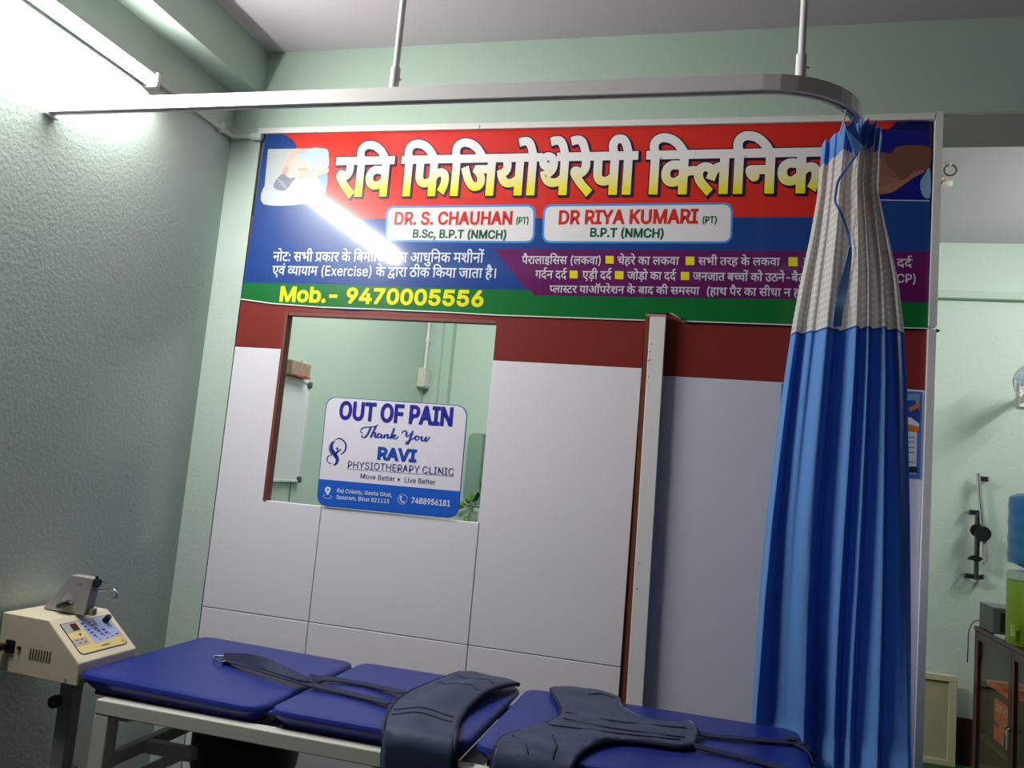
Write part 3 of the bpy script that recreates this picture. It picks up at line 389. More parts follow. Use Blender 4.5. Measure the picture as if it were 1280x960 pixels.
def text(mb, run, bl, br, tl, cap, weight=0.0, mi=0, shift=(0, 0, 0), lift=0.0):
    """set a line of lettering: bl/br = baseline ends, tl = top of the first letter, cap = that letter's height in 1/1000 em"""
    adv, rr = RUNS[run]
    bl, br, tl, sh = Vector(bl), Vector(br), Vector(tl), Vector(shift)
    X = br - bl; Lx = X.length; X.normalize(); Up = tl - bl; Up = Up - X * Up.dot(X) * 1.0
    Hy = Up.length; Up.normalize()
    sx, sy = Lx / adv, Hy / cap
    N = X.cross(Up).normalized()
    cnt = [0]
    for it in rr.split():
        k, gx, gy = it.split(','); gx = float(gx); gy = float(gy)
        for grp in glyph(k):
            rings = [[((gx + x) * sx, (gy + y) * sy) for x, y in c] for c in grp]
            def put(P_): 
                bb = len(mb.v); cnt[0] += 1; dl = lift + (cnt[0] % 56) * 4e-6; mb.v += [tuple(bl + X * p[0] + Up * p[1] + N * dl + sh) for p in P_]; return bb
            flatp = [p for r in rings for p in r]; b = put(flatp)
            for t in tessellate_polygon([[Vector((p[0], p[1], 0)) for p in r] for r in rings]):
                a_ = flatp[t[0]]; b_ = flatp[t[1]]; c_ = flatp[t[2]]
                if (b_[0] - a_[0]) * (c_[1] - a_[1]) - (b_[1] - a_[1]) * (c_[0] - a_[0]) < 0: t = (t[0], t[2], t[1])
                mb.f.append((b + t[0], b + t[1], b + t[2])); mb.mi.append(mi)
            if weight > 0:                      # heavier cut: the outline is inked with a round nib
                for r in rings:
                    n = len(r)
                    for i in range(n):
                        x0, y0 = r[i]; x1, y1 = r[(i + 1) % n]; dx, dy = x1 - x0, y1 - y0; l = sqrt(dx * dx + dy * dy)
                        if l < 1e-9: continue
                        nx, ny = -dy / l * weight, dx / l * weight
                        b = put([(x0 - nx, y0 - ny), (x1 - nx, y1 - ny), (x1 + nx, y1 + ny), (x0 + nx, y0 + ny)]); mb.f.append((b, b + 1, b + 2, b + 3)); mb.mi.append(mi)
                        xp, yp = r[i - 1]; ax, ay = x0 - xp, y0 - yp; la = sqrt(ax * ax + ay * ay)
                        if la < 1e-9: continue
                        m_ = -ay / la * weight, ax / la * weight
                        cr = ax * dy - ay * dx
                        dt = (nx * m_[0] + ny * m_[1]) / (weight * weight); q_ = 1.0 / (1.0 + dt) if dt > -0.45 else 0.62
                        if cr < 0: b = put([(x0, y0), (x0 + nx, y0 + ny), ((x0 + (nx + m_[0]) * q_), (y0 + (ny + m_[1]) * q_)), (x0 + m_[0], y0 + m_[1])])
                        else: b = put([(x0, y0), (x0 - m_[0], y0 - m_[1]), ((x0 - (nx + m_[0]) * q_), (y0 - (ny + m_[1]) * q_)), (x0 - nx, y0 - ny)])
                        mb.f.append((b, b + 1, b + 2, b + 3)); mb.mi.append(mi)
def rrect(p0, p1, p3, p2, r, n=6, which=(1, 1, 1, 1)):
    """rounded quadrilateral through four corners (tl, tr, br, bl), corner radius r"""
    P = [Vector(q) for q in (p0, p1, p3, p2)]; out = []
    for i in range(4):
        a, b, c = P[i - 1], P[i], P[(i + 1) % 4]
        if not which[i]: out.append(b); continue
        d1 = (a - b).normalized() * r; d2 = (c - b).normalized() * r
        for k in range(n + 1):
            t = k / n; out.append((b + d1) * (1 - t) ** 2 + b * 2 * t * (1 - t) + (b + d2) * t * t)
    return out
def disc(c, ux, uy, r, n=24, r2=None, a0=0, a1=2 * pi):
    c, ux, uy = Vector(c), Vector(ux), Vector(uy)
    return [c + ux * cos(a0 + (a1 - a0) * k / n) * r + uy * sin(a0 + (a1 - a0) * k / n) * (r2 or r) for k in range(n)]
def stroke2d(mb, pts, widths, mi=0):
    """flat brush stroke through 3-D points lying in one plane y = const"""
    P = [Vector(p) for p in pts]; n = len(P); L = []; R_ = []
    for i in range(n):
        d = (P[min(i + 1, n - 1)] - P[max(i - 1, 0)]).normalized(); nn = Vector((-d.z, 0, d.x))
        wv = (widths if not isinstance(widths, (list, tuple)) else widths[i]) * 0.5
        L.append(P[i] + nn * wv); R_.append(P[i] - nn * wv)
    b = len(mb.v); mb.v += [tuple(p) for p in L] + [tuple(p) for p in R_]
    for i in range(n - 1): mb.f.append((b + i, b + i + 1, b + n + i + 1, b + n + i)); mb.mi.append(mi)
def smooth_path(pts, n=6, closed=False):
    P = [Vector(p) for p in pts]; N = len(P); out = []
    for i in range(N if closed else N - 1):
        a, b = P[i], P[(i + 1) % N]
        p0 = P[i - 1] if (i > 0 or closed) else a; p3 = P[(i + 2) % N] if (i + 2 < N or closed) else b
        for k in range(n):
            t = k / n
            out.append(0.5 * ((2 * a) + (b - p0) * t + (2 * p0 - 5 * a + 4 * b - p3) * t * t + (3 * a - p0 - 3 * b + p3) * t ** 3))
    if not closed: out.append(P[-1])
    return out
# ================================================================== THE SETTING
ZC, ZB = 2.98, 2.66          # ceiling, underside of the cross beam
YB, YF, XR = 2.45, -5.4, 6.5  # rear wall, wall behind the camera, right wall
struct(MB().box(-0.15, XR + 0.15, YF - 0.15, YB + 0.15, -0.1, 0.0).build('floor', FLOOR), 'dark tiled floor of the treatment room')
struct(MB().box(-0.15, XR + 0.15, YF - 0.15, YB + 0.15, ZC, ZC + 0.1).build('ceiling', CEIL), 'white painted ceiling')
struct(MB().box(-0.15, 0.0, YF - 0.15, YB + 0.15, 0, ZC).build('wall_left', GREEN), 'rough mint green side wall with the tube light on it')
struct(MB().box(0, XR, YB, YB + 0.15, 0, ZC).build('wall_back', GREEN), 'mint green far wall of the room behind the partition')
struct(MB().box(XR, XR + 0.15, YF - 0.15, YB + 0.15, 0, ZC).build('wall_right', GREEN), 'mint green wall opposite the tube light')
struct(MB().box(0, XR, YF - 0.15, YF, 0, ZC).build('wall_front', mat('bounce_cut_dark', srgb(62, 62, 64), 0.5)), 'unseen front wall made dark to cut bounced light')  # unseen wall, coloured dark so less light bounces back into the room
struct(MB().box(0, 0.122, YF, 0.0, 2.792, ZC).build('trim_1', GREEN2), 'green concrete beam along the top of the side wall')
struct(MB().box(0, XR, 0.0, 0.265, ZB, ZC).build('trim_2', GREEN2), 'green cross beam above the clinic banner')
struct(MB().box(0, 0.134, 0.0, 0.265, 0, ZB).build('trim_3', GREEN), 'narrow green wall pier at the left end of the partition')
struct(MB().box(2.3, XR, YB - 0.05, YB, 2.632, 2.678).build('trim_4', GREEN2, bevel=0.006), 'green ledge line high on the far wall')
struct(MB().box(2.3, XR, YB - 0.014, YB, 0, 0.256).build('baseboard_back', mat('maroon_tile', srgb(64, 38, 34), 0.4)), 'dark maroon skirting along the far wall')
struct(MB().box(0.135, 0.195, YB - 0.07, YB, 0, ZC).build('trim_5', GREEN2), 'green boxed duct in the corner seen through the hatch')
struct(MB().box(2.45, XR - 0.02, 0.30, YB - 0.02, 0, 0.006).build('trim_6', CARPET), 'green carpet on the floor of the rear room')

struct(MB().box(4.35, 4.45, 0.2, YB, 0, ZC).build('wall_side', GREEN), 'mint green end wall of the rear room')
struct(MB().box(3.45, XR, 0.0, 0.2, 0, ZB).build('wall_light_stop', GREEN), 'unseen green wall added to stop rear lamp light reaching the front room')  # added out of view to block light leaking from the rear lamps
struct(MB().box(2.607, XR, 0.002, 0.263, ZB - 0.006, ZB).build('trim_7', mat('bare_plaster', srgb(190, 180, 176), 0.8, bump=(30, 0.2, 0.004))), 'unpainted grey underside of the cross beam')
# ---- partition of laminated boards
PT = bpy.data.objects.new('wall_partition', None); COL.objects.link(PT); PT.location = (1.36, 0.03, 0)
struct(PT, 'partition of grey white laminate boards with a maroon band')
def P2(x, z, y=0.0): return Vector((x, y, z))
ZR, ZS = 1.776, 0.789           # underside of the maroon band, board seam
WX0, WX1, WZ0, WZ1 = 0.350, 1.178, 1.203, 1.909   # hatch opening
core = MB()
for a in ((0.137, WX0 - 0.012, 0.02, ZB - 0.002), (WX1 + 0.004, 2.583, 0.02, ZB - 0.002), (WX0 - 0.012, WX1 + 0.004, 0.02, WZ0 - 0.004), (WX0 - 0.012, WX1 + 0.004, WZ1 + 0.012, ZB - 0.002)):
    core.box(a[0], a[1], 0.012, 0.032, a[2], a[3])
core.build('core', mat('partition_core', srgb(120, 112, 104), 0.7), PT)
def board(pts, name='board', m_=LAM, t=0.012, y=0.0):
    return MB().prism([P2(x, z, y) for x, z in pts], (0, t, 0)).build(name, m_, PT, bevel=0.0012, seg=1)
G_ = 0.0016
s1, s2 = 0.578, 1.182
board([(0.138, ZS + G_), (s1 - G_, ZS + G_), (s1 - G_, WZ0), (WX0 - 0.012, WZ0), (WX0 - 0.012, ZR), (0.138, ZR)])
board([(s1 + G_, ZS + G_), (s2 - G_, ZS + G_), (s2 - G_, WZ0), (s1 + G_, WZ0)])
board([(s2 + G_, ZS + G_), (1.704, ZS + G_), (1.704, ZR), (WX1, ZR), (WX1, WZ0), (s2 + G_, WZ0)])
board([(0.138, 0.02), (s1 - G_, 0.02), (s1 - G_, ZS - G_), (0.138, ZS - G_)])
board([(s1 + G_, 0.02), (s2 - G_, 0.02), (s2 - G_, ZS - G_), (s1 + G_, ZS - G_)])
board([(s2 + G_, 0.02), (1.704, 0.02), (1.704, ZS - G_), (s2 + G_, ZS - G_)])
board([(1.7425, 0.02), (2.583, 0.02), (2.583, 1.755), (1.7425, 1.755)], 'board', LAM_DIM, y=0.004, t=0.008)
board([(0.138, ZR + 0.001), (WX0 - 0.012, ZR + 0.001), (WX0 - 0.012, WZ1 + 0.012), (WX1, WZ1 + 0.012), (WX1, ZR + 0.001), (1.704, ZR + 0.001), (1.704, 2.3), (0.138, 2.3)], 'maroon_band', RED)
board([(1.7425, 1.756), (2.583, 1.756), (2.583, 2.3), (1.7425, 2.3)], 'maroon_band', RED, y=0.004, t=0.008)
# jamb of the hatch: brown lining on the left and at the top
MB().box(WX0 - 0.012, WX0, -0.004, 0.034, WZ0, WZ1 + 0.012).box(WX0, WX1, -0.001, 0.034, WZ1, WZ1 + 0.012).build('hatch_lining', mat('maroon_lining', srgb(118, 56, 48), 0.5), PT)
MB().box(WX0, WX1, 0.012, 0.034, WZ0 - 0.004, WZ0).box(WX1, WX1 + 0.004, 0.012, 0.034, WZ0, WZ1).build('hatch_lining', LAMEDGE, PT)
# upright cover strip with its brown raw edge
pst = MB(); b0 = [(1.7225, 1.949), (1.7750, 1.949), (1.7905, 0.0), (1.7380, 0.0)]
pst.prism([P2(x, z, -0.034) for x, z in b0], (0, 0.033, 0)); ps = pst.build('post', LAMEDGE, PT, bevel=0.0015, seg=1)
e_ = MB(); e_.prism([P2(x, z, -0.031) for x, z in [(1.7065, 1.958), (1.7222, 1.958), (1.7377, 0.0), (1.7250, 0.0)]], (0, 0.030, 0)); e_.build('raw_edge', BROWN, ps)
MB().box(1.7068, 1.775, -0.033, -0.001, 1.9495, 1.958).build('post_cap', mat('pale_plywood', srgb(172, 128, 112), 0.6), ps)
sc_ = MB()
for q in ((1.733, 1.855), (1.7285, 1.83), (1.7305, 1.801), (1.7275, 1.797), (1.731, 1.745), (1.744, 1.13), (1.742, 1.05)):
    sc_.lathe([(0.0022, -0.0348), (0.0016, -0.0338)], (q[0], 0, q[1]), 8, 'y')
sc_.build('nail', BLACKPL, ps)
MB().box(2.584, 2.606, -0.016, 0.064, 0.0, 1.945).build('edge_strip', LAMEDGE, PT)
MB().box(2.584, 2.606, -0.020, 0.064, 1.955, 2.656).build('edge_strip', WHITEPL, PT)
MB().prism([P2(2.6065, 1.936, -0.005), P2(2.622, 1.944, -0.005), P2(2.6065, 1.951, -0.005)], (0, 0.004, 0)).build('torn_flap', RED, PT)
wg = struct(MB().box(WX0 + 0.001, WX1 - 0.001, 0.026, 0.030, WZ0 + 0.001, WZ1 - 0.001).build('window_1', GLASS), 'clear glass pane of the partition hatch')

# ================================================================== TUBE LIGHTS
def batten(loc, length, A, N, U, label, power, tilt=36.0):
    """LED batten: loc = mounting point, A = along, N = away from the surface, U = across; its diffuser is turned by tilt away from U"""
    P, A, N, U = Vector(loc), Vector(A), Vector(N), Vector(U); L = length / 2
    t = thing('tube_light', loc, label, 'tube light')
    emis = mat('led_diffuser_%d' % int(power * 10), (1.0, 0.985, 0.95, 1), 0.4, emis=power)
    MB().obox(P + N * 0.0155 + U * 0.0035, A * L, N * 0.0145, U * 0.0195).build('housing', WHITEPL, t, bevel=0.003)
    for s in (-1, 1):
        MB().obox(P + A * s * (L - 0.009) + N * 0.028, A * 0.010, N * 0.027, U * 0.026).build('end_cap', WHITEPL, t, bevel=0.004)
    n = 10; th = [radians(-tilt - 62 + 124 * k / n) for k in range(n + 1)]; c = P + N * 0.0275 + U * 0.0005; mb = MB()
    ring = [c + (N * cos(a) + U * sin(a)) * 0.024 for a in th]
    lo, hi = ring[0], ring[-1]; back = [hi - N * max(0.0, (hi - P).dot(N) - 0.0305), lo - N * max(0.0, (lo - P).dot(N) - 0.0305)]
    for k in range(n): mb.add([ring[k] - A * (L - 0.018), ring[k + 1] - A * (L - 0.018), ring[k + 1] + A * (L - 0.018), ring[k] + A * (L - 0.018)], [(0, 1, 2, 3)], 0)
    for a_, b_ in ((hi, back[0]), (back[0], back[1]), (back[1], lo)): mb.add([a_ - A * (L - 0.018), b_ - A * (L - 0.018), b_ + A * (L - 0.018), a_ + A * (L - 0.018)], [(0, 1, 2, 3)], 1)
    mb.build('diffuser', [emis, WHITEPL], t)
    return t
batten((0.0, -1.105, 2.605), 1.21, (0, 1, 0), (1, 0, 0), (0, 0, 1), 'white LED tube batten high on the left green wall', TUBE_POWER)
batten((4.35, 1.30, 2.74), 1.1, (0, 1, 0), (-1, 0, 0), (0, 0, 1), 'white LED tube batten high on the end wall beyond the fan', REAR_POWER, 26)
batten((0.95, 0.265, 2.86), 1.0, (1, 0, 0), (0, 1, 0), (0, 0, 1), 'unseen LED tube batten added to brighten the room behind the hatch', REAR_POWER * 1.75, 25)  # unseen lamp added to raise the light behind the hatch

# conduit from the batten into the corner
cpath = smooth_path([(0.013, -0.49, 2.626), (0.013, -0.30, 2.624), (0.013, -0.035, 2.622)], 4) + smooth_path([(0.016, -0.018, 2.622), (0.035, -0.013, 2.621), (0.135, -0.013, 2.620)], 4)
cdt = thing('wiring_conduit', (0.013, -0.25, 2.624), 'thin painted conduit running from the tube light into the corner', 'conduit')
MB().tube(cpath, 0.0095, 10).build('pipe', PAINTPIPE, cdt, smooth=True)
MB().tube([(0.100, -0.014, 2.620), (0.150, -0.014, 2.620)], 0.016, 12).build('coupling', PAINTPIPE, cdt, bevel=0.004, smooth=True)
for y in (-0.478, -0.09):
    MB().box(0.0005, 0.024, y - 0.008, y + 0.008, 2.606, 2.646).build('clip', WHITEPL, cdt, bevel=0.004)

# white cable trunking along the top of the banner
trk = thing('cable_trunking', (1.35, -0.001, 2.635), 'white cable trunking strip along the top edge of the banner', 'trunking')
MB().box(0.131, 1.05, -0.020, -0.001, 2.631, 2.6535).build('duct', WHITEPL, trk, bevel=0.002)
MB().box(1.052, 2.583, -0.020, -0.001, 2.631, 2.6515).build('duct', WHITEPL, trk, bevel=0.002)
MB().box(0.131, 2.583, -0.0215, -0.020, 2.6445, 2.6515).build('lid', WHITEPL, trk)
# ================================================================== CLINIC BANNER
YS = -0.0050
def bp2(px, py, k=0): return on(px, py, 1, YS - 0.0003 * k)
bn = thing('clinic_banner', (1.36, YS, 1.955), 'wide red and blue printed clinic banner with yellow Hindi title', 'banner')
edge = [(332, 169), (345, 168.7), (700, 158.5), (1000, 150.5), (1162, 149.5), (1162, 300), (1160.5, 411), (1010, 407.5), (853, 402), (846, 397), (836, 391.5), (811, 391.5), (807, 401), (620, 394.5), (560, 391), (500, 389), (470, 387), (440, 387.5), (400, 384.5), (340, 380), (300.5, 374.5)]
MB().prism([on(x, y, 1, YS) for x, y in edge], (0, 0.0016, 0)).build('sheet', [ink(22, 62, 132)], bn)
MB().prism([on(*q, 1, YS - 0.0004) for q in [(300.5, 373.0), (340, 378.5), (400, 383.2), (470, 385.7), (560, 389.6), (620, 393), (807, 399.6), (807, 401), (620, 394.5), (560, 391), (470, 387), (400, 384.5), (340, 380), (300.5, 374.5)]], (0, 0.0003, 0)).build('white_hem', inkm(226, 224, 214), bn)
MB().prism([on(*q, 1, YS - 0.0004) for q in [(853, 400.6), (1010, 406.2), (1160.5, 409.7), (1160.5, 411), (1010, 407.5), (853, 402)]], (0, 0.0003, 0)).build('white_hem', inkm(226, 224, 214), bn)
# curled corner beside the post
fl_ = MB(); a_, b_, c_, d_ = on(836, 391.5, 1, YS), on(853, 401.5, 1, YS), on(848, 396, 1, -0.042), on(840, 391, 1, -0.030)
fl_.add([a_, b_, c_, d_], [(0, 1, 2, 3)]); fl_.build('curled_corner', inkm(226, 224, 214), bn)
def layer(name, pts, col, k=1, parent=bn):
    return MB().flat([bp2(x, y, k) for x, y in pts], 0).build(name, ink(*col), parent)
layer('red_field', [(353, 168.5), (357, 169.3), (360.6, 171), (364, 173.3), (367, 176.5), (369.4, 180), (371, 184), (374, 200), (380, 230), (392, 262), (404, 273.5), (1090, 271), (1098, 210), (1111, 162), (1123, 150), (1000, 151.2), (700, 159.3)], (208, 40, 28))
layer('purple_field', [(618, 311.5), (1161.4, 314.5), (1160.8, 378), (1000, 374), (664, 369)], (96, 22, 88))
layer('green_field', [(305, 353.5), (390, 355), (520, 359), (664, 363), (667, 369.4), (1000, 374.6), (1160.8, 378.6), (1160.5, 409.4), (1010, 406), (853, 400.4), (848, 396), (838, 391), (810, 391), (806.5, 399.4), (620, 392.8), (560, 389.4), (470, 385.5), (400, 383), (340, 378.3), (301, 373)], (14, 108, 48))
layer('navy_field', [(1111, 162), (1123, 150), (1161.8, 149.8), (1161.6, 250), (1097, 248), (1098, 210)], (12, 18, 86))
# --- left picture: hands on a knee
def pk(X, Y, k=2): return bp2(320 + X / 9.6, 165 + Y / 9.6, k)
pic = MB().flat(rrect(pk(145, 205), pk(880, 192), pk(822, 862), pk(82, 872), 0.030, which=(0, 1, 0, 1))).build('knee_picture', ink(188, 195, 196), bn)
def art(pts, col, k, par, nm, fn, sm=4):
    P_ = smooth_path([fn(x, y, k) for x, y in pts], sm, True) if sm else [fn(x, y, k) for x, y in pts]
    return MB().flat(P_).build(nm, ink(*col), par)
art([(660, 198), (790, 196), (855, 225), (872, 290), (862, 425), (740, 440), (660, 400), (620, 320)], (178, 206, 226), 3, pic, 'blue_backdrop', pk)
art([(745, 520), (855, 505), (838, 700), (800, 650), (760, 590)], (128, 164, 214), 3, pic, 'blue_trousers', pk)
art([(110, 640), (300, 690), (420, 720), (560, 860), (90, 866)], (190, 196, 204), 3, pic, 'cushion_fold', pk)
art([(430, 560), (520, 580), (620, 740), (560, 850), (430, 740)], (220, 220, 220), 4, pic, 'white_cloth', pk)
art([(395, 240), (470, 212), (590, 205), (540, 245), (440, 290), (410, 380), (355, 430), (310, 420), (340, 340)], (222, 186, 174), 4, pic, 'forearm', pk)
art([(440, 330), (520, 335), (590, 390), (620, 450), (580, 520), (480, 545), (400, 548), (350, 500), (370, 410)], (232, 196, 182), 5, pic, 'knee', pk)
art([(590, 440), (700, 445), (862, 425), (855, 495), (720, 530), (640, 545), (560, 540), (540, 480)], (226, 178, 166), 6, pic, 'other_forearm', pk)
art([(490, 545), (600, 530), (720, 550), (790, 660), (822, 740), (815, 850), (760, 840), (640, 730), (560, 640)], (234, 196, 182), 7, pic, 'shin', pk)
art([(290, 520), (330, 505), (400, 550), (470, 550), (430, 600), (330, 700), (215, 665), (230, 590)], (120, 128, 148), 8, pic, 'striped_shorts', pk)
art([(340, 425), (385, 425), (360, 500), (310, 500)], (198, 160, 146), 9, pic, 'hand', pk)
for i, (x, y) in enumerate([(500, 440), (490, 490), (510, 530), (550, 555)]):
    art([(x, y), (x + 55, y - 14), (x + 105, y - 10), (x + 108, y + 12), (x + 50, y + 14), (x + 4, y + 22)], (232, 190, 176) if i % 2 else (214, 168, 154), 10 + i, pic, 'finger', pk)
for i in range(4):
    art([(255 + i * 22, 560 + i * 30), (330 + i * 18, 600 + i * 24), (326 + i * 18, 608 + i * 24), (250 + i * 22, 570 + i * 30)], (176, 180, 192), 14, pic, 'stripe', pk, 0)
# --- right picture: an arm over a blue sleeve
def pa(X, Y, k=2): return bp2(940 + X / 5.333, 130 + Y / 5.333, k)
pic2 = MB().flat(rrect(pa(600, 168), pa(1183, 168), pa(1192, 640), pa(600, 640), 0.022, which=(0, 1, 0, 0))).build('arm_picture', ink(8, 16, 120), bn)
art([(1186, 430), (1150, 470), (1120, 530), (1140, 612), (1188, 615)], (120, 160, 190), 3, pic2, 'pale_corner', pa)
art([(840, 330), (930, 330), (960, 290), (1050, 275), (1184, 292), (1184, 410), (1120, 460), (1010, 520), (940, 540), (840, 500)], (112, 72, 56), 4, pic2, 'forearm', pa)
art([(600, 360), (850, 330), (900, 400), (960, 470), (980, 520), (900, 560), (600, 560)], (128, 86, 72), 5, pic2, 'hand', pa)
art([(940, 520), (1020, 500), (1090, 450), (1140, 440), (1146, 455), (1080, 490), (1010, 540), (930, 590), (840, 600), (830, 560)], (150, 100, 86), 6, pic2, 'finger', pa)
art([(835, 490), (900, 482), (960, 495), (985, 515), (960, 530), (880, 530), (835, 525)], (140, 94, 80), 7, pic2, 'finger', pa)
layer('white_rule', [(1097, 249.2), (1161.6, 250.4), (1161.6, 251.6), (1097, 250.4)], (190, 200, 214), 3)
# --- name plates
def plate(c, name):
    tl, tr, br_, bl = c
    k = 2
    o = MB().flat(rrect(bp2(*tl, k), bp2(*tr, k), bp2(*br_, k), bp2(*bl, k), 0.034)).build(name, ink(58, 142, 214), bn)
    i = 2.6
    MB().flat(rrect(bp2(tl[0] + i, tl[1] + i, 3), bp2(tr[0] - i, tr[1] + i, 3), bp2(br_[0] - i, br_[1] - i, 3), bp2(bl[0] + i, bl[1] - i, 3), 0.028)).build('white_panel', ink(222, 220, 222), o)
    return o
pl1 = plate(((483, 257.5), (669.7, 255.6), (668.5, 304), (481, 302.5)), 'name_plate')
pl2 = plate(((679, 255.6), (916.4, 253), (915.4, 304.3), (677.3, 304)), 'name_plate')
# --- lettering
def line(run, bl, br_, tl, cap, col, w_=0.0, k=5, parent=bn, name='lettering', fn=bp2, sh=(0, 0, 0), m_=None):
    mb = MB(); text(mb, run, fn(*bl, k), fn(*br_, k), fn(*tl, k), cap, w_, 0, sh)
    return mb.build(name, m_ or ink(*col), parent, keep=True)
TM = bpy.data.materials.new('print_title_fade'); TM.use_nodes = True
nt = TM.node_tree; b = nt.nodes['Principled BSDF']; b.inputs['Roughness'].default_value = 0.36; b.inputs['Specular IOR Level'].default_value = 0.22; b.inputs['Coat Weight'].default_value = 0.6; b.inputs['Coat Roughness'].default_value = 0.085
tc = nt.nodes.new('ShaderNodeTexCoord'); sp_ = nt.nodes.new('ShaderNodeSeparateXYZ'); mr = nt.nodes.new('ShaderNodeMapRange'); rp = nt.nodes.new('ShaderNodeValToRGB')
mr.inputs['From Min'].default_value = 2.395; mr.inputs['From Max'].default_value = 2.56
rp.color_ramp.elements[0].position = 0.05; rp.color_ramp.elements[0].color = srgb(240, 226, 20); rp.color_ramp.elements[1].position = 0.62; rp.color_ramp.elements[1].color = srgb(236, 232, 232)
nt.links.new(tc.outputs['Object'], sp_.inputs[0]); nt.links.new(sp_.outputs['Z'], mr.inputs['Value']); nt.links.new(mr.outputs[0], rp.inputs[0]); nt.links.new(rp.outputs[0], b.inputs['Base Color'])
TB = (418, 243.5), (1026, 238.7), (418, 199.0)
for dx in (0.0, 0.003, 0.006):
    line('title', *TB, 622, (30, 12, 44), 0.0118, 3, sh=(dx, -0.0002 * dx / 0.003, -dx * 1.0), name='title_shadow')
line('title', *TB, 622, None, 0.0078, 6, name='title', m_=TM)
line('note1', (341, 326.2), (604, 328.2), (341, 315.2), 622, (206, 214, 230), 0.0008)
line('note2', (340, 343.4), (621, 347.6), (340, 332.6), 622, (206, 214, 230), 0.0008)
line('mob', (348, 376), (605.5, 382.7), (348.7, 358.7), 677, (230, 226, 26), 0.0036)
WH = (214, 206, 220)
for a in (('l5a', (652, 329.7), (752, 330.4), (652, 320.4)), ('l5b', (771.5, 330.4), (848.4, 331), (771.5, 321)), ('l5c', (872.5, 331), (974.5, 332), (872.5, 321.8)),
          ('l5d', (1004.4, 332.2), (1016, 332.3), (1004.4, 322.8)), ('dard', (1121, 333.6), (1140, 333.8), (1121, 323.8)),
          ('l6a', (668.7, 347.6), (707.8, 348.5), (668.7, 338.2)), ('l6b', (727.8, 348.6), (764, 349), (727.8, 339)), ('l6c', (784, 349.2), (844.4, 350), (784, 339.8)),
          ('l6d', (866, 350.2), (1006, 352.2), (866, 340.8)), ('l7a', (686.6, 365.6), (874, 368.2), (686.6, 357)), ('l7b', (882, 368.8), (1004, 370.8), (882, 359.4))):
    line(a[0], a[1], a[2], a[3], 622, WH, 0.0006)
line('cp', (1120, 353), (1146, 353.8), (1120, 342.4), 677, WH, 0.0006)
for q in ((757, 319.8, 10), (857, 320.6, 11), (985.6, 321.4, 11.5), (712, 338.2, 10), (768.7, 338.8, 10.5), (851, 339.8, 10.5)):
    x, y, s_ = q; layer('yellow_square', [(x, y), (x + s_, y + 0.2), (x + s_, y + s_ - 0.2), (x, y + s_ - 0.4)], (226, 214, 22), 4)
DR = (200, 40, 32); DG = (10, 92, 60)
line('d1', (491.6, 280.4), (640.7, 280.2), (492, 265.4), 677, DR, 0.0022, parent=pl1)
line('pt', (644.3, 279.6), (661, 279.5), (644.5, 271.6), 677, DG, 0.0008, parent=pl1)
line('d1b', (515, 296.8), (633.5, 298.4), (515.2, 286.9), 677, DG, 0.0015, parent=pl1)
line('d2', (697, 279.9), (872.4, 278.7), (697.2, 263.6), 677, DR, 0.0024, parent=pl2)
line('pt', (877, 278.8), (896.5, 278.7), (877.2, 270.7), 677, DG, 0.0008, parent=pl2)
line('d2b', (736.6, 295.7), (830.4, 297), (736.8, 285.1), 677, DG, 0.0015, parent=pl2)

# ================================================================== HATCH SIGN
YG = -0.0075
sg = thing('hatch_sign', (0.83, YG, 1.207), 'white and blue acrylic sign reading OUT OF PAIN on the hatch', 'sign')
def sp2(px, py, k=0): return on(px, py, 1, YG - 0.0003 * k)
def s8(X, Y, k=5): return sp2(390 + X / 5.333, 480 + Y / 5.333, k)
TLs, TRs, BRs, BLs = (408.3, 495.6), (584.8, 507.2), (572.6, 648.4), (395.2, 631.8)
outl = rrect(sp2(*TLs), sp2(*TRs), sp2(*BRs), sp2(*BLs), 0.045)
MB().prism(outl, (0, 0.005, 0)).build('acrylic_sheet', inkm(40, 64, 150), sg)
def inset(c, d): 
    cx_, cy_ = sum(p[0] for p in c) / 4, sum(p[1] for p in c) / 4
    return [(x + (d if x < cx_ else -d), y + (d if y < cy_ else -d)) for x, y in c]
ins = inset((TLs, TRs, BRs, BLs), 0.8)
full = rrect(sp2(*ins[0], 1), sp2(*ins[1], 1), sp2(*ins[2], 1), sp2(*ins[3], 1), 0.044)
MB().flat(full).build('white_face', inkm(226, 222, 234), sg)
MB().flat(rrect(sp2(398.2, 598.6, 2), sp2(575.9, 614.2, 2), sp2(*ins[2], 2), sp2(*ins[3], 2), 0.044, which=(0, 0, 1, 1))).build('blue_footer', inkm(28, 92, 196), sg)
def sl(run, bl, br_, tl, cap, col, w_=0.0): 
    mb = MB(); text(mb, run, s8(*bl), s8(*br_), s8(*tl), cap, w_); return mb.build('lettering', inkm(*col), sg, keep=True)
NV = (36, 34, 150)
sl('out', (176, 229), (938, 278), (181, 117), 677, NV, 0.0034)
sl('ravi', (430, 497), (692, 517), (437, 423), 677, (28, 72, 170), 0.0034)
sl('phys', (232, 558), (946, 610), (235, 512), 677, (60, 62, 130), 0.0)
sl('mb', (318, 628), (551, 648), (322, 596), 677, (80, 82, 130), 0.0)
sl('lb', (612, 655), (821, 671), (614, 621), 677, (80, 82, 130), 0.0)
sl('a1', (164, 721), (535, 752), (167, 696), 677, (220, 224, 240), 0.0003)
sl('a2', (160, 765), (517, 796), (163, 739), 677, (220, 224, 240), 0.0003)
sl('ph', (659, 794), (923, 816), (663, 756), 677, (226, 230, 244), 0.0008)
k5 = 0.2143 / 400
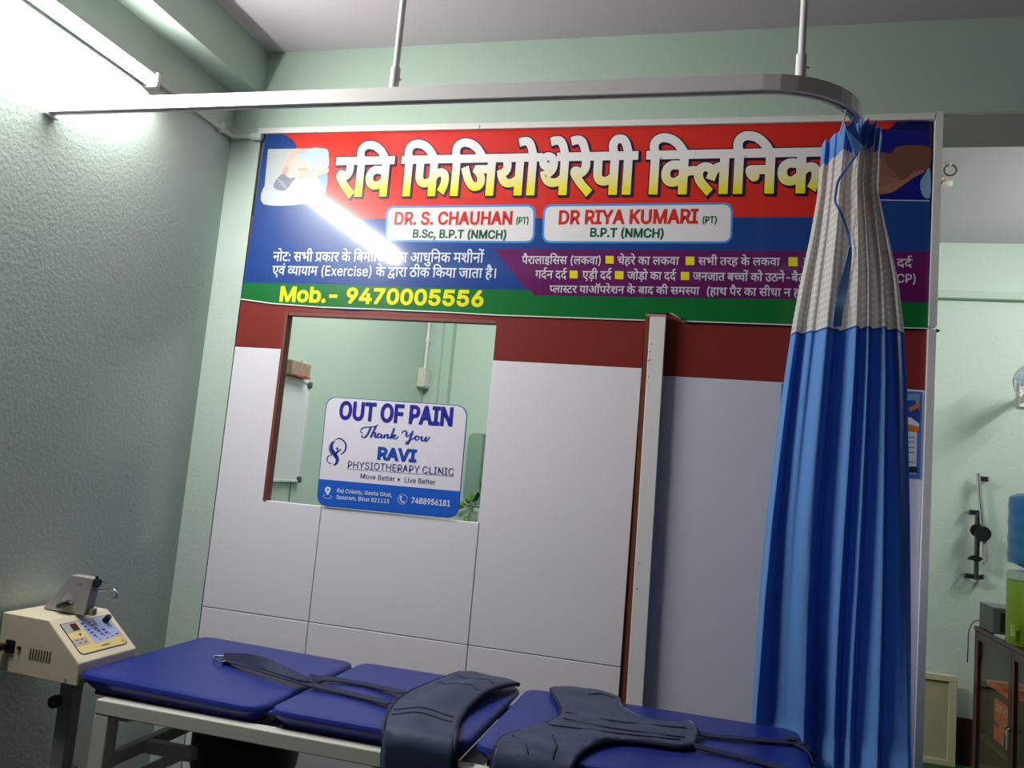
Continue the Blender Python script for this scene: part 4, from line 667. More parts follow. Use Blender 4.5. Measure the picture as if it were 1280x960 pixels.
mb = MB(); stroke2d(mb, [s8(230, 565), s8(946, 616)], 0.0012); mb.flat(disc(s8(577, 636), (1, 0, 0), (0, 0, 1), 0.0042)); mb.build('underline', inkm(60, 62, 130), sg)
# script line "Thank You"
mb = MB()
def sw(pts, w0=0.0035, w1=0.0075):
    P_ = smooth_path([s8(x, y) for x, y in pts], 5); n = len(P_); ws = []
    for i in range(n):
        d = P_[min(i + 1, n - 1)] - P_[max(i - 1, 0)]; up = -d.z / (d.length + 1e-9)
        ws.append(w0 + (w1 - w0) * max(0, up))
    stroke2d(mb, P_, ws)
sw([(338, 330), (325, 318), (330, 298), (352, 288), (385, 286), (420, 282), (440, 272)])          # T bar
sw([(392, 288), (382, 310), (366, 340), (348, 356), (330, 350), (334, 340)])                       # T stem
sw([(425, 282), (412, 310), (390, 356)]); sw([(393, 345), (410, 326), (422, 325), (418, 345), (422, 356), (436, 348)])   # h
sw([(462, 335), (448, 330), (436, 342), (440, 356), (452, 354), (464, 336), (460, 354), (470, 358), (482, 346)])         # a
sw([(486, 336), (478, 360)]); sw([(480, 352), (496, 337), (506, 338), (502, 354), (508, 361), (520, 352)])               # n
sw([(548, 294), (536, 326), (522, 364)]); sw([(526, 352), (548, 338), (554, 346), (534, 352), (548, 364), (562, 362), (576, 348)])  # k
sw([(600, 330), (602, 318), (618, 312), (630, 320), (628, 340), (634, 350), (648, 342), (668, 318)])                     # Y
sw([(672, 312), (660, 345), (646, 385), (632, 400), (624, 394), (636, 382), (668, 366), (690, 352)])                     # Y tail
sw([(700, 346), (690, 350), (688, 366), (698, 374), (710, 366), (708, 350), (700, 346), (716, 354), (728, 350)])         # o
sw([(736, 350), (728, 368), (734, 378), (748, 372), (762, 352), (754, 374), (762, 382), (784, 352)])                     # u
mb.build('script_lettering', inkm(40, 62, 160), sg)
# emblem: ring, spine and figure
mb = MB()
def em(pts, ws, n=5):
    P_ = smooth_path([s8(x, y) for x, y in pts], n); m_ = len(P_)
    stroke2d(mb, P_, [ws[0] + (ws[1] - ws[0]) * sin(pi * i / (m_ - 1)) for i in range(m_)])
em([(150, 372), (178, 362), (205, 374), (224, 400), (222, 436), (204, 460), (186, 468)], (0.001, 0.0062))
em([(152, 378), (132, 405), (134, 440), (152, 470), (168, 500), (160, 528), (140, 543)], (0.001, 0.0150))
em([(196, 432), (176, 446), (160, 462), (158, 490)], (0.001, 0.0060))
em([(130, 470), (106, 482), (100, 505), (112, 525), (132, 530)], (0.001, 0.0036))
em([(150, 374), (128, 392), (118, 425), (124, 452), (140, 478)], (0.0008, 0.0014))
for i in range(9):
    a = i / 8; x, y = 128 - 14 * sin(pi * min(1, a * 1.1)), 392 + 84 * a
    mb.flat(disc(s8(x, y), (1, 0, 0), (0, 0, 1), 0.0022, 8))
mb.flat(disc(s8(167, 430), (1, 0, 0), (0, 0, 1), 0.0048))
mb.build('emblem', inkm(34, 50, 140), sg)
mb = MB()
pinp = smooth_path([s8(105, 740), s8(90, 716), s8(86, 702), s8(94, 688), s8(107, 684), s8(120, 690), s8(125, 704), s8(119, 718)], 4, True)
mb.flat(pinp); mb.flat(disc(s8(106, 704, 6), (1, 0, 0), (0, 0, 1), 0.0042, 14), 1)
P_ = disc(s8(102, 750), (1, 0, 0), (0, 0, 1), 0.0165, 26, 0.0066, radians(120), radians(420)); stroke2d(mb, P_, 0.0016)
mb.build('location_pin', [inkm(226, 230, 244), inkm(28, 92, 196)], sg)
mb = MB(); P_ = disc(s8(604, 768), (1, 0, 0), (0, 0, 1), 0.0175, 28, None, 0, 2 * pi * 0.99); stroke2d(mb, P_, 0.0012)
stroke2d(mb, smooth_path([s8(591, 748), s8(588, 760), s8(596, 778), s8(608, 790), s8(620, 790)], 5), 0.0042)
stroke2d(mb, [s8(590, 748), s8(598, 756)], 0.0062); stroke2d(mb, [s8(610, 784), s8(620, 790)], 0.0062)
mb.build('phone_symbol', inkm(226, 230, 244), sg)

# ================================================================== POSTER behind the curtain
YP = 0.0005
ps_ = thing('exercise_poster', (2.35, YP, 1.44), 'blue bordered poster half hidden behind the blue curtain', 'poster')
def pp(X, Y, k=0): return on(1100 + X / 6.0, 460 + Y / 6.0, 1, YP - 0.0003 * k)
x0p = on(977, 480, 1, YP).x; tr_ = pp(318, 180); br_ = pp(302, 828)
tlp, blp = Vector((x0p, YP, tr_.z + 0.002)), Vector((x0p, YP, br_.z + 0.002))
MB().prism([tlp, tr_, br_, blp], (0, 0.002, 0)).build('sheet', inkm(66, 108, 180), ps_)
q = 0.012
MB().flat([tlp + Vector((q, -0.0003, -q)), tr_ + Vector((-q, -0.0003, -q)), br_ + Vector((-q, -0.0003, q)), blp + Vector((q, -0.0003, q))]).build('paper', inkm(206, 210, 216), ps_)
for nm, pts, col, k in (('wall_picture', [(150, 195), (297, 195), (295, 320), (150, 320)], (120, 150, 190), 2), ('dark_shirt', [(150, 250), (260, 240), (297, 330), (296, 410), (225, 380), (150, 330)], (40, 70, 150), 3),
                        ('arm', [(215, 300), (262, 275), (275, 262), (297, 258), (296, 290), (255, 315), (222, 330)], (196, 112, 40), 4), ('towel', [(150, 370), (230, 370), (292, 415), (294, 440), (220, 430), (150, 430)], (214, 220, 226), 4),
                        ('leg', [(150, 430), (222, 422), (293, 440), (292, 478), (225, 476), (150, 470)], (204, 122, 46), 5), ('black_box', [(170, 738), (270, 740), (280, 750), (278, 778), (268, 785), (170, 784)], (34, 44, 48), 5)):
    MB().flat([pp(x, y, k) for x, y in pts]).build(nm, inkm(*col), ps_)
for y in (520, 555, 595, 632, 705):
    mb = MB(); stroke2d(mb, [pp(170, y, 3), pp(255, y, 3)], 0.0022); mb.build('print_line', inkm(60, 74, 110), ps_)
# ================================================================== CURTAIN RAIL
ZT = 2.336
rl = thing('curtain_rail', (1.1, -0.873, ZT), 'pale aluminium curtain rail hung from the ceiling with a curved end', 'curtain rail')
cl_ = [(0.004, -0.873), (0.5, -0.873), (1.2, -0.873), (2.02, -0.873)]
Rb = 0.245
cl_ += [(2.02 + Rb * sin(a), -0.873 + Rb * (1 - cos(a))) for a in [radians(9 * i) for i in range(1, 11)]]
cl_ += [(2.265, -0.58), (2.265, -0.53)]
def sweep(prof, path, mb):
    """sweep a section [(sideways, up)] along a level path"""
    b = len(mb.v); n = len(prof); N = len(path)
    for i, (x, y) in enumerate(path):
        a = Vector(path[max(i - 1, 0)]); c = Vector(path[min(i + 1, N - 1)]); d = (c - a).normalized()
        nx, ny = d.y, -d.x
        for s_, u in prof: mb.v.append((x + nx * s_, y + ny * s_, ZT + u))
    for i in range(N - 1):
        for k in range(n):
            l = (k + 1) % n; mb.f.append((b + i * n + k, b + i * n + l, b + (i + 1) * n + l, b + (i + 1) * n + k)); mb.mi.append(0)
    mb.f.append(tuple(range(b, b + n))); mb.mi.append(0); e = b + (N - 1) * n; mb.f.append(tuple(range(e, e + n))); mb.mi.append(0)
    return mb
h_, v_ = 0.0125, 0.019
prof = [(h_, v_), (h_, -v_), (0.0045, -v_), (0.0045, -v_ + 0.003), (h_ - 0.003, -v_ + 0.003), (h_ - 0.003, v_ - 0.003), (-h_ + 0.003, v_ - 0.003), (-h_ + 0.003, -v_ + 0.003), (-0.0045, -v_ + 0.003), (-0.0045, -v_), (-h_, -v_), (-h_, v_)]
sweep(prof, cl_, MB()).build('track', ALU, rl)
MB().box(0.0008, 0.012, -0.900, -0.846, ZT - 0.03, ZT + 0.03).build('wall_bracket', ALU, rl, bevel=0.003)
MB().box(2.2515, 2.2785, -0.530, -0.522, ZT - 0.02, ZT + 0.02).build('end_stop', ALU, rl, bevel=0.002)
for x in (1.092, 2.105):
    yy = -0.873 if x < 2.02 else -0.873 + Rb - sqrt(Rb * Rb - (x - 2.02) ** 2)
    hr = MB().tube([(x, yy, ZT + v_ - 0.001), (x, yy, ZC - 0.001)], 0.0085, 12).build('hanger_rod', ALU, rl, smooth=True)
    MB().tube([(x, yy, ZT + v_ - 0.001), (x, yy, ZT + v_ + 0.058)], 0.0125, 12).build('sleeve', ALU, hr, smooth=True)
    MB().lathe([(0.030, ZC - 0.008), (0.030, ZC - 0.001)], (x, yy, 0), 20).build('ceiling_flange', ALU, hr)
    MB().tube([(x + 0.010, yy, ZT + 0.045), (x + 0.018, yy, ZT + 0.045)], 0.003, 8).build('screw', CHROME, hr)

# ================================================================== CURTAIN
BLUEF = bpy.data.materials.new('sky_blue_curtain_cloth'); BLUEF.use_nodes = True
nt = BLUEF.node_tree; b = nt.nodes['Principled BSDF']; b.inputs['Base Color'].default_value = srgb(98, 150, 212); b.inputs['Roughness'].default_value = 0.6
b.inputs['Specular IOR Level'].default_value = 0.2; b.inputs['Sheen Weight'].default_value = 0.2
tl_ = nt.nodes.new('ShaderNodeBsdfTranslucent'); tl_.inputs[0].default_value = srgb(50, 100, 220)
mx = nt.nodes.new('ShaderNodeMixShader'); mx.inputs[0].default_value = 0.22
nt.links.new(b.outputs[0], mx.inputs[1]); nt.links.new(tl_.outputs[0], mx.inputs[2]); nt.links.new(mx.outputs[0], nt.nodes['Material Output'].inputs[0])
tc = nt.nodes.new('ShaderNodeTexCoord'); mp = nt.nodes.new('ShaderNodeMapping'); mp.inputs['Scale'].default_value = (26, 26, 1.2)
nz = nt.nodes.new('ShaderNodeTexNoise'); nz.inputs['Scale'].default_value = 1.0; nz.inputs['Detail'].default_value = 3
bu = nt.nodes.new('ShaderNodeBump'); bu.inputs['Strength'].default_value = 0.35; bu.inputs['Distance'].default_value = 0.012
nt.links.new(tc.outputs['Object'], mp.inputs[0]); nt.links.new(mp.outputs[0], nz.inputs['Vector']); nt.links.new(nz.outputs['Fac'], bu.inputs['Height']); nt.links.new(bu.outputs[0], b.inputs['Normal'])
NET = bpy.data.materials.new('white_net_cloth'); NET.use_nodes = True
nt = NET.node_tree; b = nt.nodes['Principled BSDF']; b.inputs['Base Color'].default_value = srgb(216, 212, 208); b.inputs['Roughness'].default_value = 0.7
tr = nt.nodes.new('ShaderNodeBsdfTransparent'); mx = nt.nodes.new('ShaderNodeMixShader')
uvn = nt.nodes.new('ShaderNodeUVMap'); sp_ = nt.nodes.new('ShaderNodeSeparateXYZ'); nt.links.new(uvn.outputs[0], sp_.inputs[0])
def saw(src):
    f1 = nt.nodes.new('ShaderNodeMath'); f1.operation = 'FRACT'; nt.links.new(src, f1.inputs[0])
    f2 = nt.nodes.new('ShaderNodeMath'); f2.operation = 'LESS_THAN'; f2.inputs[1].default_value = 0.62; nt.links.new(f1.outputs[0], f2.inputs[0]); return f2.outputs[0]
mu = nt.nodes.new('ShaderNodeMath'); mu.operation = 'MULTIPLY'; nt.links.new(saw(sp_.outputs[0]), mu.inputs[0]); nt.links.new(saw(sp_.outputs[1]), mu.inputs[1])
m2 = nt.nodes.new('ShaderNodeMath'); m2.operation = 'MULTIPLY'; m2.inputs[1].default_value = 0.22; nt.links.new(mu.outputs[0], m2.inputs[0])
tl_ = nt.nodes.new('ShaderNodeBsdfTranslucent'); tl_.inputs[0].default_value = srgb(220, 216, 212)
mx0 = nt.nodes.new('ShaderNodeMixShader'); mx0.inputs[0].default_value = 0.3; nt.links.new(b.outputs[0], mx0.inputs[1]); nt.links.new(tl_.outputs[0], mx0.inputs[2])
nt.links.new(m2.outputs[0], mx.inputs[0]); nt.links.new(mx0.outputs[0], mx.inputs[1]); nt.links.new(tr.outputs[0], mx.inputs[2]); nt.links.new(mx.outputs[0], nt.nodes['Material Output'].inputs[0])
PIPING = mat('blue_piping', srgb(56, 96, 172), 0.5)

def interp(tab, x):
    if x <= tab[0][0]: return tab[0][1]
    for (a, p), (c, q) in zip(tab, tab[1:]):
        if x <= c:
            t = (x - a) / (c - a); return p + (q - p) * t
    return tab[-1][1]
def ease(tab, x):
    if x <= tab[0][0]: return tab[0][1]
    for (a, p), (c, q) in zip(tab, tab[1:]):
        if x <= c:
            t = (x - a) / (c - a); t = t * t * (3 - 2 * t) * 0.7 + t * 0.3; return p + (q - p) * t
    return tab[-1][1]
def yc(z, f):
    k = max(0.0, min(1.0, (2.30 - z) / (2.30 - 0.74)))
    L, M_, R_ = -0.60 + 0.50 * k, -0.735 + 0.56 * k, -0.67 + 0.40 * k
    return L * (1 - f) * (1 - 2 * f) + M_ * 4 * f * (1 - f) + R_ * f * (2 * f - 1)
def edge_tab(pxs, f):
    tab = []
    for x, y in pxs:
        zz = 1.5
        for _ in range(8): p = on(x, y, 1, yc(zz, f)); zz = p.z
        tab.append((p.z, p.x))
    return sorted(tab)
XL = edge_tab([(1027, 182), (1026, 200), (1021, 250), (1012, 300), (1001, 350), (991, 403), (979.6, 480), (969, 560), (958, 650), (949, 750), (943, 850), (940, 895)], 0.0)
XRt = edge_tab([(1104, 168), (1101, 195), (1099, 240), (1108, 280), (1114, 305), (1124, 350), (1130.5, 405), (1135, 480), (1137, 560), (1139, 650), (1140, 750), (1140, 850), (1141, 950)], 1.0)
FOLD = [(0, -0.2), (0.03, 0.5), (0.12, -0.4), (0.20, 0.15), (0.33, 0.75), (0.385, -0.3), (0.43, -1.0), (0.48, 0.0), (0.54, 0.6), (0.60, -0.15), (0.64, 0.55), (0.69, -0.15), (0.735, 0.2), (0.79, 0.6), (0.825, 0.05), (0.90, 0.12), (0.96, 0.10), (1.0, -0.25)]
ZTOP = 2.300
def cpt(f, z):
    xl, xr = interp(XL, z), interp(XRt, z)
    k = max(0.0, min(1.0, (ZTOP - z) / 1.5))
    amp = 0.028 + 0.036 * k
    d = ease(FOLD, f)
    # fold drift and small extra pleats near the heading
    ff = f + 0.012 * sin(z * 3.1 + f * 9) * k
    d = ease(FOLD, min(1, max(0, ff))) + 0.35 * (1 - k) * sin(f * 2 * pi * 8.0)
    x = xl + f * (xr - xl)
    y = yc(z, f) - d * amp
    return Vector((x, min(y, -0.024), z))
ZSEAM = 1.826
cu = thing('privacy_curtain', (2.3, -0.2, 0.05), 'blue hospital curtain with white net top bunched at the rail end', 'curtain')
def cloth(name, z0, z1, nz, m_, nu=230, thick=0.0):
    fs = [i / (nu - 1) for i in range(nu)]; zs = [z0 + (z1 - z0) * j / (nz - 1) for j in range(nz)]
    vs = []; uv = []
    for z in zs:
        ulen = 0; prev = None
        for f in fs:
            p = cpt(f, z); vs.append(tuple(p))
    # cloth length measured half way up, so the weave follows the folds
    zm = (z0 + z1) / 2; L_ = [0.0]; prev = cpt(0, zm)
    for f in fs[1:]:
        p = cpt(f, zm); L_.append(L_[-1] + (p - prev).length); prev = p
    me = bpy.data.meshes.new(name)
    fc = [(j * nu + i, j * nu + i + 1, (j + 1) * nu + i + 1, (j + 1) * nu + i) for j in range(nz - 1) for i in range(nu - 1)]
    me.from_pydata(vs, [], fc); me.materials.append(m_)
    ul = me.uv_layers.new(name='weave')
    for p in me.polygons:
        p.use_smooth = True
        for li in p.loop_indices:
            vi = me.loops[li].vertex_index; ul.data[li].uv = (L_[vi % nu] / 0.017, vs[vi][2] / 0.017)
    o = bpy.data.objects.new(name, me); COL.objects.link(o); setp(o, cu); return o
cloth('blue_panel', 0.06, ZSEAM, 90, BLUEF)
cloth('net_panel', ZSEAM, 2.245, 30, NET)
cloth('heading_band', 2.245, ZTOP, 6, BLUEF)
sm_ = MB(); sm_.tube([cpt(i / 150, ZSEAM) + Vector((0, -0.0015, 0)) for i in range(151)], 0.0022, 6); sm_.build('seam', PIPING, cu, smooth=True)
def oncloth(px, py, lift):
    yy = -0.5
    for _ in range(14):
        p = on(px, py, 1, yy); z = min(p.z, ZTOP); xl, xr = interp(XL, z), interp(XRt, z)
        f = max(0, min(1, (p.x - xl) / (xr - xl))); yy = 0.5 * yy + 0.5 * cpt(f, z).y
    p = on(px, py, 1, yy - lift); return p
hp = [(1076, 184), (1066, 200), (1056, 214), (1048, 226), (1045, 240), (1044, 252), (1049, 262), (1055, 276), (1060, 292), (1063, 310)]
MB().tube(smooth_path([oncloth(x, y, 0.030) for x, y in hp], 5), 0.0030, 6).build('hem_piping', PIPING, cu, smooth=True)
hp2 = [(1063, 308), (1061, 325), (1057, 345), (1053, 365), (1049, 385), (1046, 408)]
pth = smooth_path([oncloth(x, y, 0.030) for x, y in hp2], 5)
MB().ribbon(pth, [0.006 + 0.016 * min(1, i / 12) for i in range(len(pth))], 0.003, (1, 0.2, 0)).build('hem_band', mat('blue_hem', srgb(92, 140, 206), 0.5), cu)
fp = [oncloth(x, y, 0.035) for x, y in ((1057, 160), (1067, 151), (1079, 183), (1069, 195))]
fm = MB(); fm.add([fp[0], fp[1], fp[2], fp[3], fp[0] + Vector((0, 0.004, 0)), fp[1] + Vector((0, 0.004, 0)), fp[2] + Vector((0, 0.004, 0)), fp[3] + Vector((0, 0.004, 0))], [(0, 1, 2, 3), (7, 6, 5, 4), (0, 4, 5, 1), (1, 5, 6, 2), (2, 6, 7, 3), (3, 7, 4, 0)])
fm.build('folded_corner', BLUEF, cu)
for i, f in enumerate((0.24, 0.36, 0.47, 0.58)):
    p = cpt(f, ZTOP - 0.01); a = radians(54 + 11 * i); tgt = Vector((2.02 + Rb * sin(a), -0.873 + Rb * (1 - cos(a)), ZT - v_ + 0.001))
    MB().tube([p, p + (tgt - p) * 0.5 + Vector((0.002, 0, 0.004)), tgt], 0.0024, 6).build('hook', CHROME, cu, smooth=True)

# ================================================================== TREATMENT TABLE
BT = 0.735; BY0, BY1 = -0.80, -0.205
tb = thing('traction_table', (1.25, -0.5, 0.0), 'long treatment table with three royal blue cushions on a pale steel frame', 'treatment table')
def cushion(x0, x1, name, tilt=0.0, r=0.05, th=0.046):
    """rounded pad with a soft crown"""
    nx, ny = 30, 26; mb = MB(); hx, hy = (x1 - x0) / 2, (BY1 - BY0) / 2; cx_, cy_ = (x0 + x1) / 2, (BY0 + BY1) / 2
    def rr(u, v):
        # square [-1,1]^2 onto a rounded rectangle
        x, y = u * hx, v * hy
        ax, ay = abs(x) - (hx - r), abs(y) - (hy - r)
        if ax > 0 and ay > 0:
            l = sqrt(ax * ax + ay * ay); m_ = max(ax, ay)
            if l > 0: ax, ay = ax * m_ / l, ay * m_ / l
            x = math.copysign(hx - r + ax, x); y = math.copysign(hy - r + ay, y)
        return x, y
    def ez(t): return math.copysign(1 - (1 - abs(t)) ** 1.6, t)
    us = [ez(-1 + 2 * i / nx) for i in range(nx + 1)]; vs_ = [ez(-1 + 2 * j / ny) for j in range(ny + 1)]
    top = []
    for v in vs_:
        for u in us:
            x, y = rr(u, v); e = min(hx - abs(x), hy - abs(y)); 
            dx_, dy_ = hx - abs(x), hy - abs(y)
            if dx_ < r and dy_ < r: e = max(0.0, r - sqrt((r - dx_) ** 2 + (r - dy_) ** 2))
            rd = 0.013; k = min(1, e / rd); drop = rd * (1 - sqrt(max(0, 1 - (1 - k) ** 2)))
            z = BT - drop + tilt * u * -0.5
            top.append((cx_ + x, cy_ + y, z))
    n = nx + 1; b0 = len(mb.v); mb.v += top
    for j in range(ny):
        for i in range(nx): mb.f.append((j * n + i, j * n + i + 1, (j + 1) * n + i + 1, (j + 1) * n + i)); mb.mi.append(0)
    ring = [j for j in range(n)] + [j * n + nx for j in range(1, ny + 1)] + [ny * n + i for i in range(nx - 1, -1, -1)] + [j * n for j in range(ny - 1, 0, -1)]
    prev = ring
    for zo, ins_ in ((-0.014, 0.0), (-th + 0.006, 0.021), (-th, 0.028)):
        cur = []
        for q in ring:
            x, y, z = top[q]; k = 1 - ins_ / max(hx, 0.01)
            cur.append(len(mb.v)); mb.v.append((cx_ + (x - cx_) * (1 - ins_ / hx), cy_ + (y - cy_) * (1 - ins_ / hy), BT + zo + tilt * ((x - cx_) / hx) * -0.5))
        for i in range(len(ring)):
            l = (i + 1) % len(ring); mb.f.append((prev[i], prev[l], cur[l], cur[i])); mb.mi.append(0)
        prev = cur
    mb.f.append(tuple(prev)); mb.mi.append(0)
    o = mb.build(name, VINYL, tb, smooth=True)
    # welt along the front top edge
    return o
c1 = cushion(0.300, 0.872, 'cushion', 0.010); c2 = cushion(0.890, 1.430, 'cushion'); c3 = cushion(1.442, 2.240, 'cushion')
for cc, x0, x1 in ((c1, 0.300, 0.872), (c2, 0.890, 1.430), (c3, 1.442, 2.240)):
    MB().box(max(x0 + 0.03, 0.34), x1 - 0.03, BY0 + 0.045, BY1 - 0.045, BT - 0.047 - 0.011, BT - 0.0465).build('base_board', mat('dark_ply', srgb(40, 34, 32), 0.7), cc)
MB().box(0.80, 0.93, BY0 + 0.045, BY1 - 0.045, BT - 0.034, BT - 0.022).build('gap_cover', VINYL, tb, bevel=0.004)
FZ1 = BT - 0.048; FZ0 = FZ1 - 0.038; FY0 = -0.817; FX0 = 0.398
fr_ = MB()
fr_.box(FX0, 2.20, FY0, FY0 + 0.038, FZ0, FZ1); fr_.box(FX0, 2.20, -0.288, -0.250, FZ0, FZ1)
for x in (FX0, 0.86, 1.40, 2.162): fr_.box(x, x + 0.038, FY0 + 0.038, -0.288, FZ0 - 0.012, FZ1 - 0.012)
fr_.build('frame', FRAMEW, tb, bevel=0.003)
for x in (FX0 - 0.002, 1.20, 2.155):
    for y in (FY0 + 0.001, -0.298):
        lg = MB().box(x, x + 0.046, y, y + 0.046, 0.012, FZ0 - 0.001).build('leg', FRAMEW, tb, bevel=0.003)
        MB().lathe([(0.026, 0.001), (0.028, 0.006), (0.024, 0.018)], (x + 0.023, y + 0.023, 0), 18).build('rubber_foot', BLACKPL, lg)
st = MB()
for y in (FY0 + 0.008, -0.288): st.box(0.442, 1.20, y, y + 0.030, 0.30, 0.335); st.box(1.246, 2.155, y, y + 0.030, 0.30, 0.335)
st.box(0.405, 0.435, FY0 + 0.047, -0.298, 0.50, 0.535); st.box(0.405, 0.435, FY0 + 0.047, -0.298, 0.30, 0.335); st.box(2.163, 2.193, FY0 + 0.047, -0.298, 0.30, 0.335); st.box(1.208, 1.238, FY0 + 0.047, -0.298, 0.30, 0.335)
st.box(0.435, 0.59, -0.640, -0.610, 0.500, 0.535)
st.build('stretcher', FRAMEW, tb, bevel=0.003)
br1, br2 = on(158, 975, 1, -0.52), on(268, 924, 1, -0.52)
ax = (br2 - br1); ln = ax.length / 2; ax.normalize(); upv = Vector((0, 1, 0)).cross(ax).normalized()
MB().obox((br1 + br2) / 2, ax * ln, Vector((0, 0.016, 0)), upv * 0.016).build('lift_arm', FRAMEW, tb, bevel=0.002)
MB().tube([br1 + (br2 - br1) * 0.80 + Vector((0, -0.02, 0.0)), br1 + (br2 - br1) * 1.22 + Vector((0, -0.02, 0.004))], 0.014, 12).build('damper', BLACKPL, tb, smooth=True)
for x, y in ((0.446, FY0 + 0.015),):
    MB().box(x, x + 0.055, y - 0.01, y + 0.02, FZ0 - 0.008, FZ0 - 0.002).build('bracket', FRAMEW, tb)

# ---- belts on the table
BF = BY0 - 0.006
def drape(x, yf, lift=0.004):
    """lay a flat pattern point on the cushions and let it hang over the front edge"""
    r = 0.024; a = BY0 + 0.004; z0 = BT + lift
    if yf >= a: return Vector((x, yf, z0))
    s_ = a - yf; q = r * pi / 2
    if s_ < q: t = s_ / r; return Vector((x, a - r * sin(t) - lift * 0.2 * sin(t), z0 - r * (1 - cos(t))))
    return Vector((x, a - r - lift * 0.2 - 0.002, z0 - r - (s_ - q)))
def flatpt(px, py):
    """measured point -> flat pattern coordinates (x, y)"""
    p = on(px, py, 2, BT + 0.006)
    a = BY0 + 0.004
    if p.y >= a - 0.010: return Vector((p.x, p.y))
    p = on(px, py, 1, a - 0.026); return Vector((p.x, a - 0.024 * pi / 2 - max(0, (BT - 0.022 - p.z))))
def solid(o, th):
    md = o.modifiers.new('thickness', 'SOLIDIFY'); md.thickness = th; md.offset = 1.0
def gridbelt(Ls, Rs, nu, nv, lift):
    Lp, Rp = smooth_path([Vector((*flatpt(*q), 0)) for q in Ls], nv), smooth_path([Vector((*flatpt(*q), 0)) for q in Rs], nv)
    n = min(len(Lp), len(Rp)); vs = []
    for j in range(n):
        for i in range(nu + 1):
            t = i / nu; p = Lp[j] * (1 - t) + Rp[j] * t; q = drape(p.x, p.y, 0.005); q.z += lift(t, j / (n - 1)) if p.y > BY0 + 0.03 else lift(t, j / (n - 1)) * 0.3
            vs.append(q)
    return vs, n
pb = thing('pelvic_belt', (1.16, -0.5, BT), 'navy padded traction belt draped across the middle cushion', 'traction belt')
hang = [(484, 896), (481, 915), (479, 945), (478, 985), (477, 1010)]; hangR = [(572, 908), (570, 925), (569, 955), (568, 995), (567, 1020)]
Ls = [(574, 843), (552, 852), (530, 861), (510, 870), (494, 881)] + hang
Rs = [(648, 858), (632, 864), (612, 872), (595, 881), (580, 893)] + hangR
vs, n = gridbelt(Ls, Rs, 14, 5, lambda t, s: 0.010 * sin(pi * t) + 0.018 * t * max(0, sin(pi * min(1, s * 2.2))) + 0.003 * sin(9 * t + 7 * s))
mb = MB(); mb.v = [tuple(v) for v in vs]
for j in range(n - 1):
    for i in range(14): mb.f.append((j * 15 + i, j * 15 + i + 1, (j + 1) * 15 + i + 1, (j + 1) * 15 + i)); mb.mi.append(0)
o = mb.build('padded_body', NAVY, pb, smooth=True); solid(o, -0.010)
fl = o.data.polygons[0].normal
if fl.z < 0: o.data.flip_normals()
o.modifiers['thickness'].thickness = 0.010
for col_, nm in ((0, 'binding'), (14, 'binding')):
    MB().tube([vs[j * 15 + col_] + Vector((0, -0.002, 0.006)) for j in range(n)], 0.0065, 8).build(nm, NAVYEDGE, pb, smooth=True)
for s_ in (0.52, 0.565):
    j = int(s_ * (n - 1)); MB().tube([vs[j * 15 + i] + Vector((0, -0.006, 0.011)) for i in range(1, 14)], 0.0022, 6).build('stitching', NAVYEDGE, pb, smooth=True)
for s_ in (0.10, 0.20):
    j = int(s_ * (n - 1)); MB().tube([vs[(j + int(i * 0.25)) * 15 + i] + Vector((0, 0, 0.0105)) for i in range(2, 14)], 0.0016, 6).build('stitching', NAVYEDGE, pb, smooth=True)
def top(px, py, dz=0.0): p = on(px, py, 2, BT + 0.007 + dz); return p
sa = smooth_path([top(488, 879, 0.004), (top(455, 871)), top(420, 863), top(380, 853.5, 0.004), top(345, 843, 0.008), top(315, 834, 0.006), top(292, 828, 0.004), top(278, 824.5, 0.004)], 6)
MB().ribbon(sa, [0.034] * (len(sa) - 12) + [0.034 - 0.0012 * i for i in range(12)], 0.003, (0.25, 1, 0)).build('strap', STRAP, pb)
sb = smooth_path([top(506, 866, 0.010), top(470, 858), top(432, 851), top(402, 848, 0.006), top(382, 849, 0.010), top(360, 841, 0.016), top(335, 831, 0.022), top(312, 825, 0.018), top(292, 823.5, 0.010), top(279, 823.5, 0.006)], 6)
MB().ribbon(sb, 0.034, 0.003, [Vector((0.25, 1, 0)).lerp(Vector((0.1, 0.45, 0.9)), max(0, min(1, (i / len(sb) - 0.42) * 3))) for i in range(len(sb))]).build('strap', STRAP, pb)
rg = [top(289, 821.5, 0.004), top(266.5, 821, 0.004), top(274, 826.5, 0.004), top(281, 827, 0.004)]
MB().tube(smooth_path(rg, 4, True), 0.0032, 8, closed=True).build('ring', CHROME, pb, smooth=True)

tbh = thing('thoracic_harness', (1.72, -0.5, BT), 'navy T shaped traction harness lying on the end cushion', 'traction harness')
outline = [(688.6, 864), (712, 863.5), (735, 865), (757, 869), (773, 876), (778, 886), (792, 898), (808, 903), (826, 905.5), (848, 906.5), (864, 908), (871, 917), (869, 929), (864, 935), (850, 936.5), (834, 935), (810, 931.5), (783, 929), (760, 930), (742, 934.5), (728, 942), (719, 951), (712, 962), (704, 990), (700, 1010), (612, 992), (614, 965), (618, 942), (626, 927), (640, 920.5), (662, 915.5), (681, 909), (694, 902), (702, 895), (698, 881)]
fo = [flatpt(*q) for q in outline]; fo = [Vector((p.x, p.y, 0)) for p in smooth_path([(p.x, p.y, 0) for p in fo], 3, True)]
bm = bmesh.new(); vs = [bm.verts.new(p) for p in fo]
bm.faces.new(vs)
xs = [p.x for p in fo]; ys = [p.y for p in fo]
x = min(xs) + 0.022
while x < max(xs): bmesh.ops.bisect_plane(bm, geom=bm.verts[:] + bm.edges[:] + bm.faces[:], plane_co=(x, 0, 0), plane_no=(1, 0, 0)); x += 0.022
y = min(ys) + 0.022
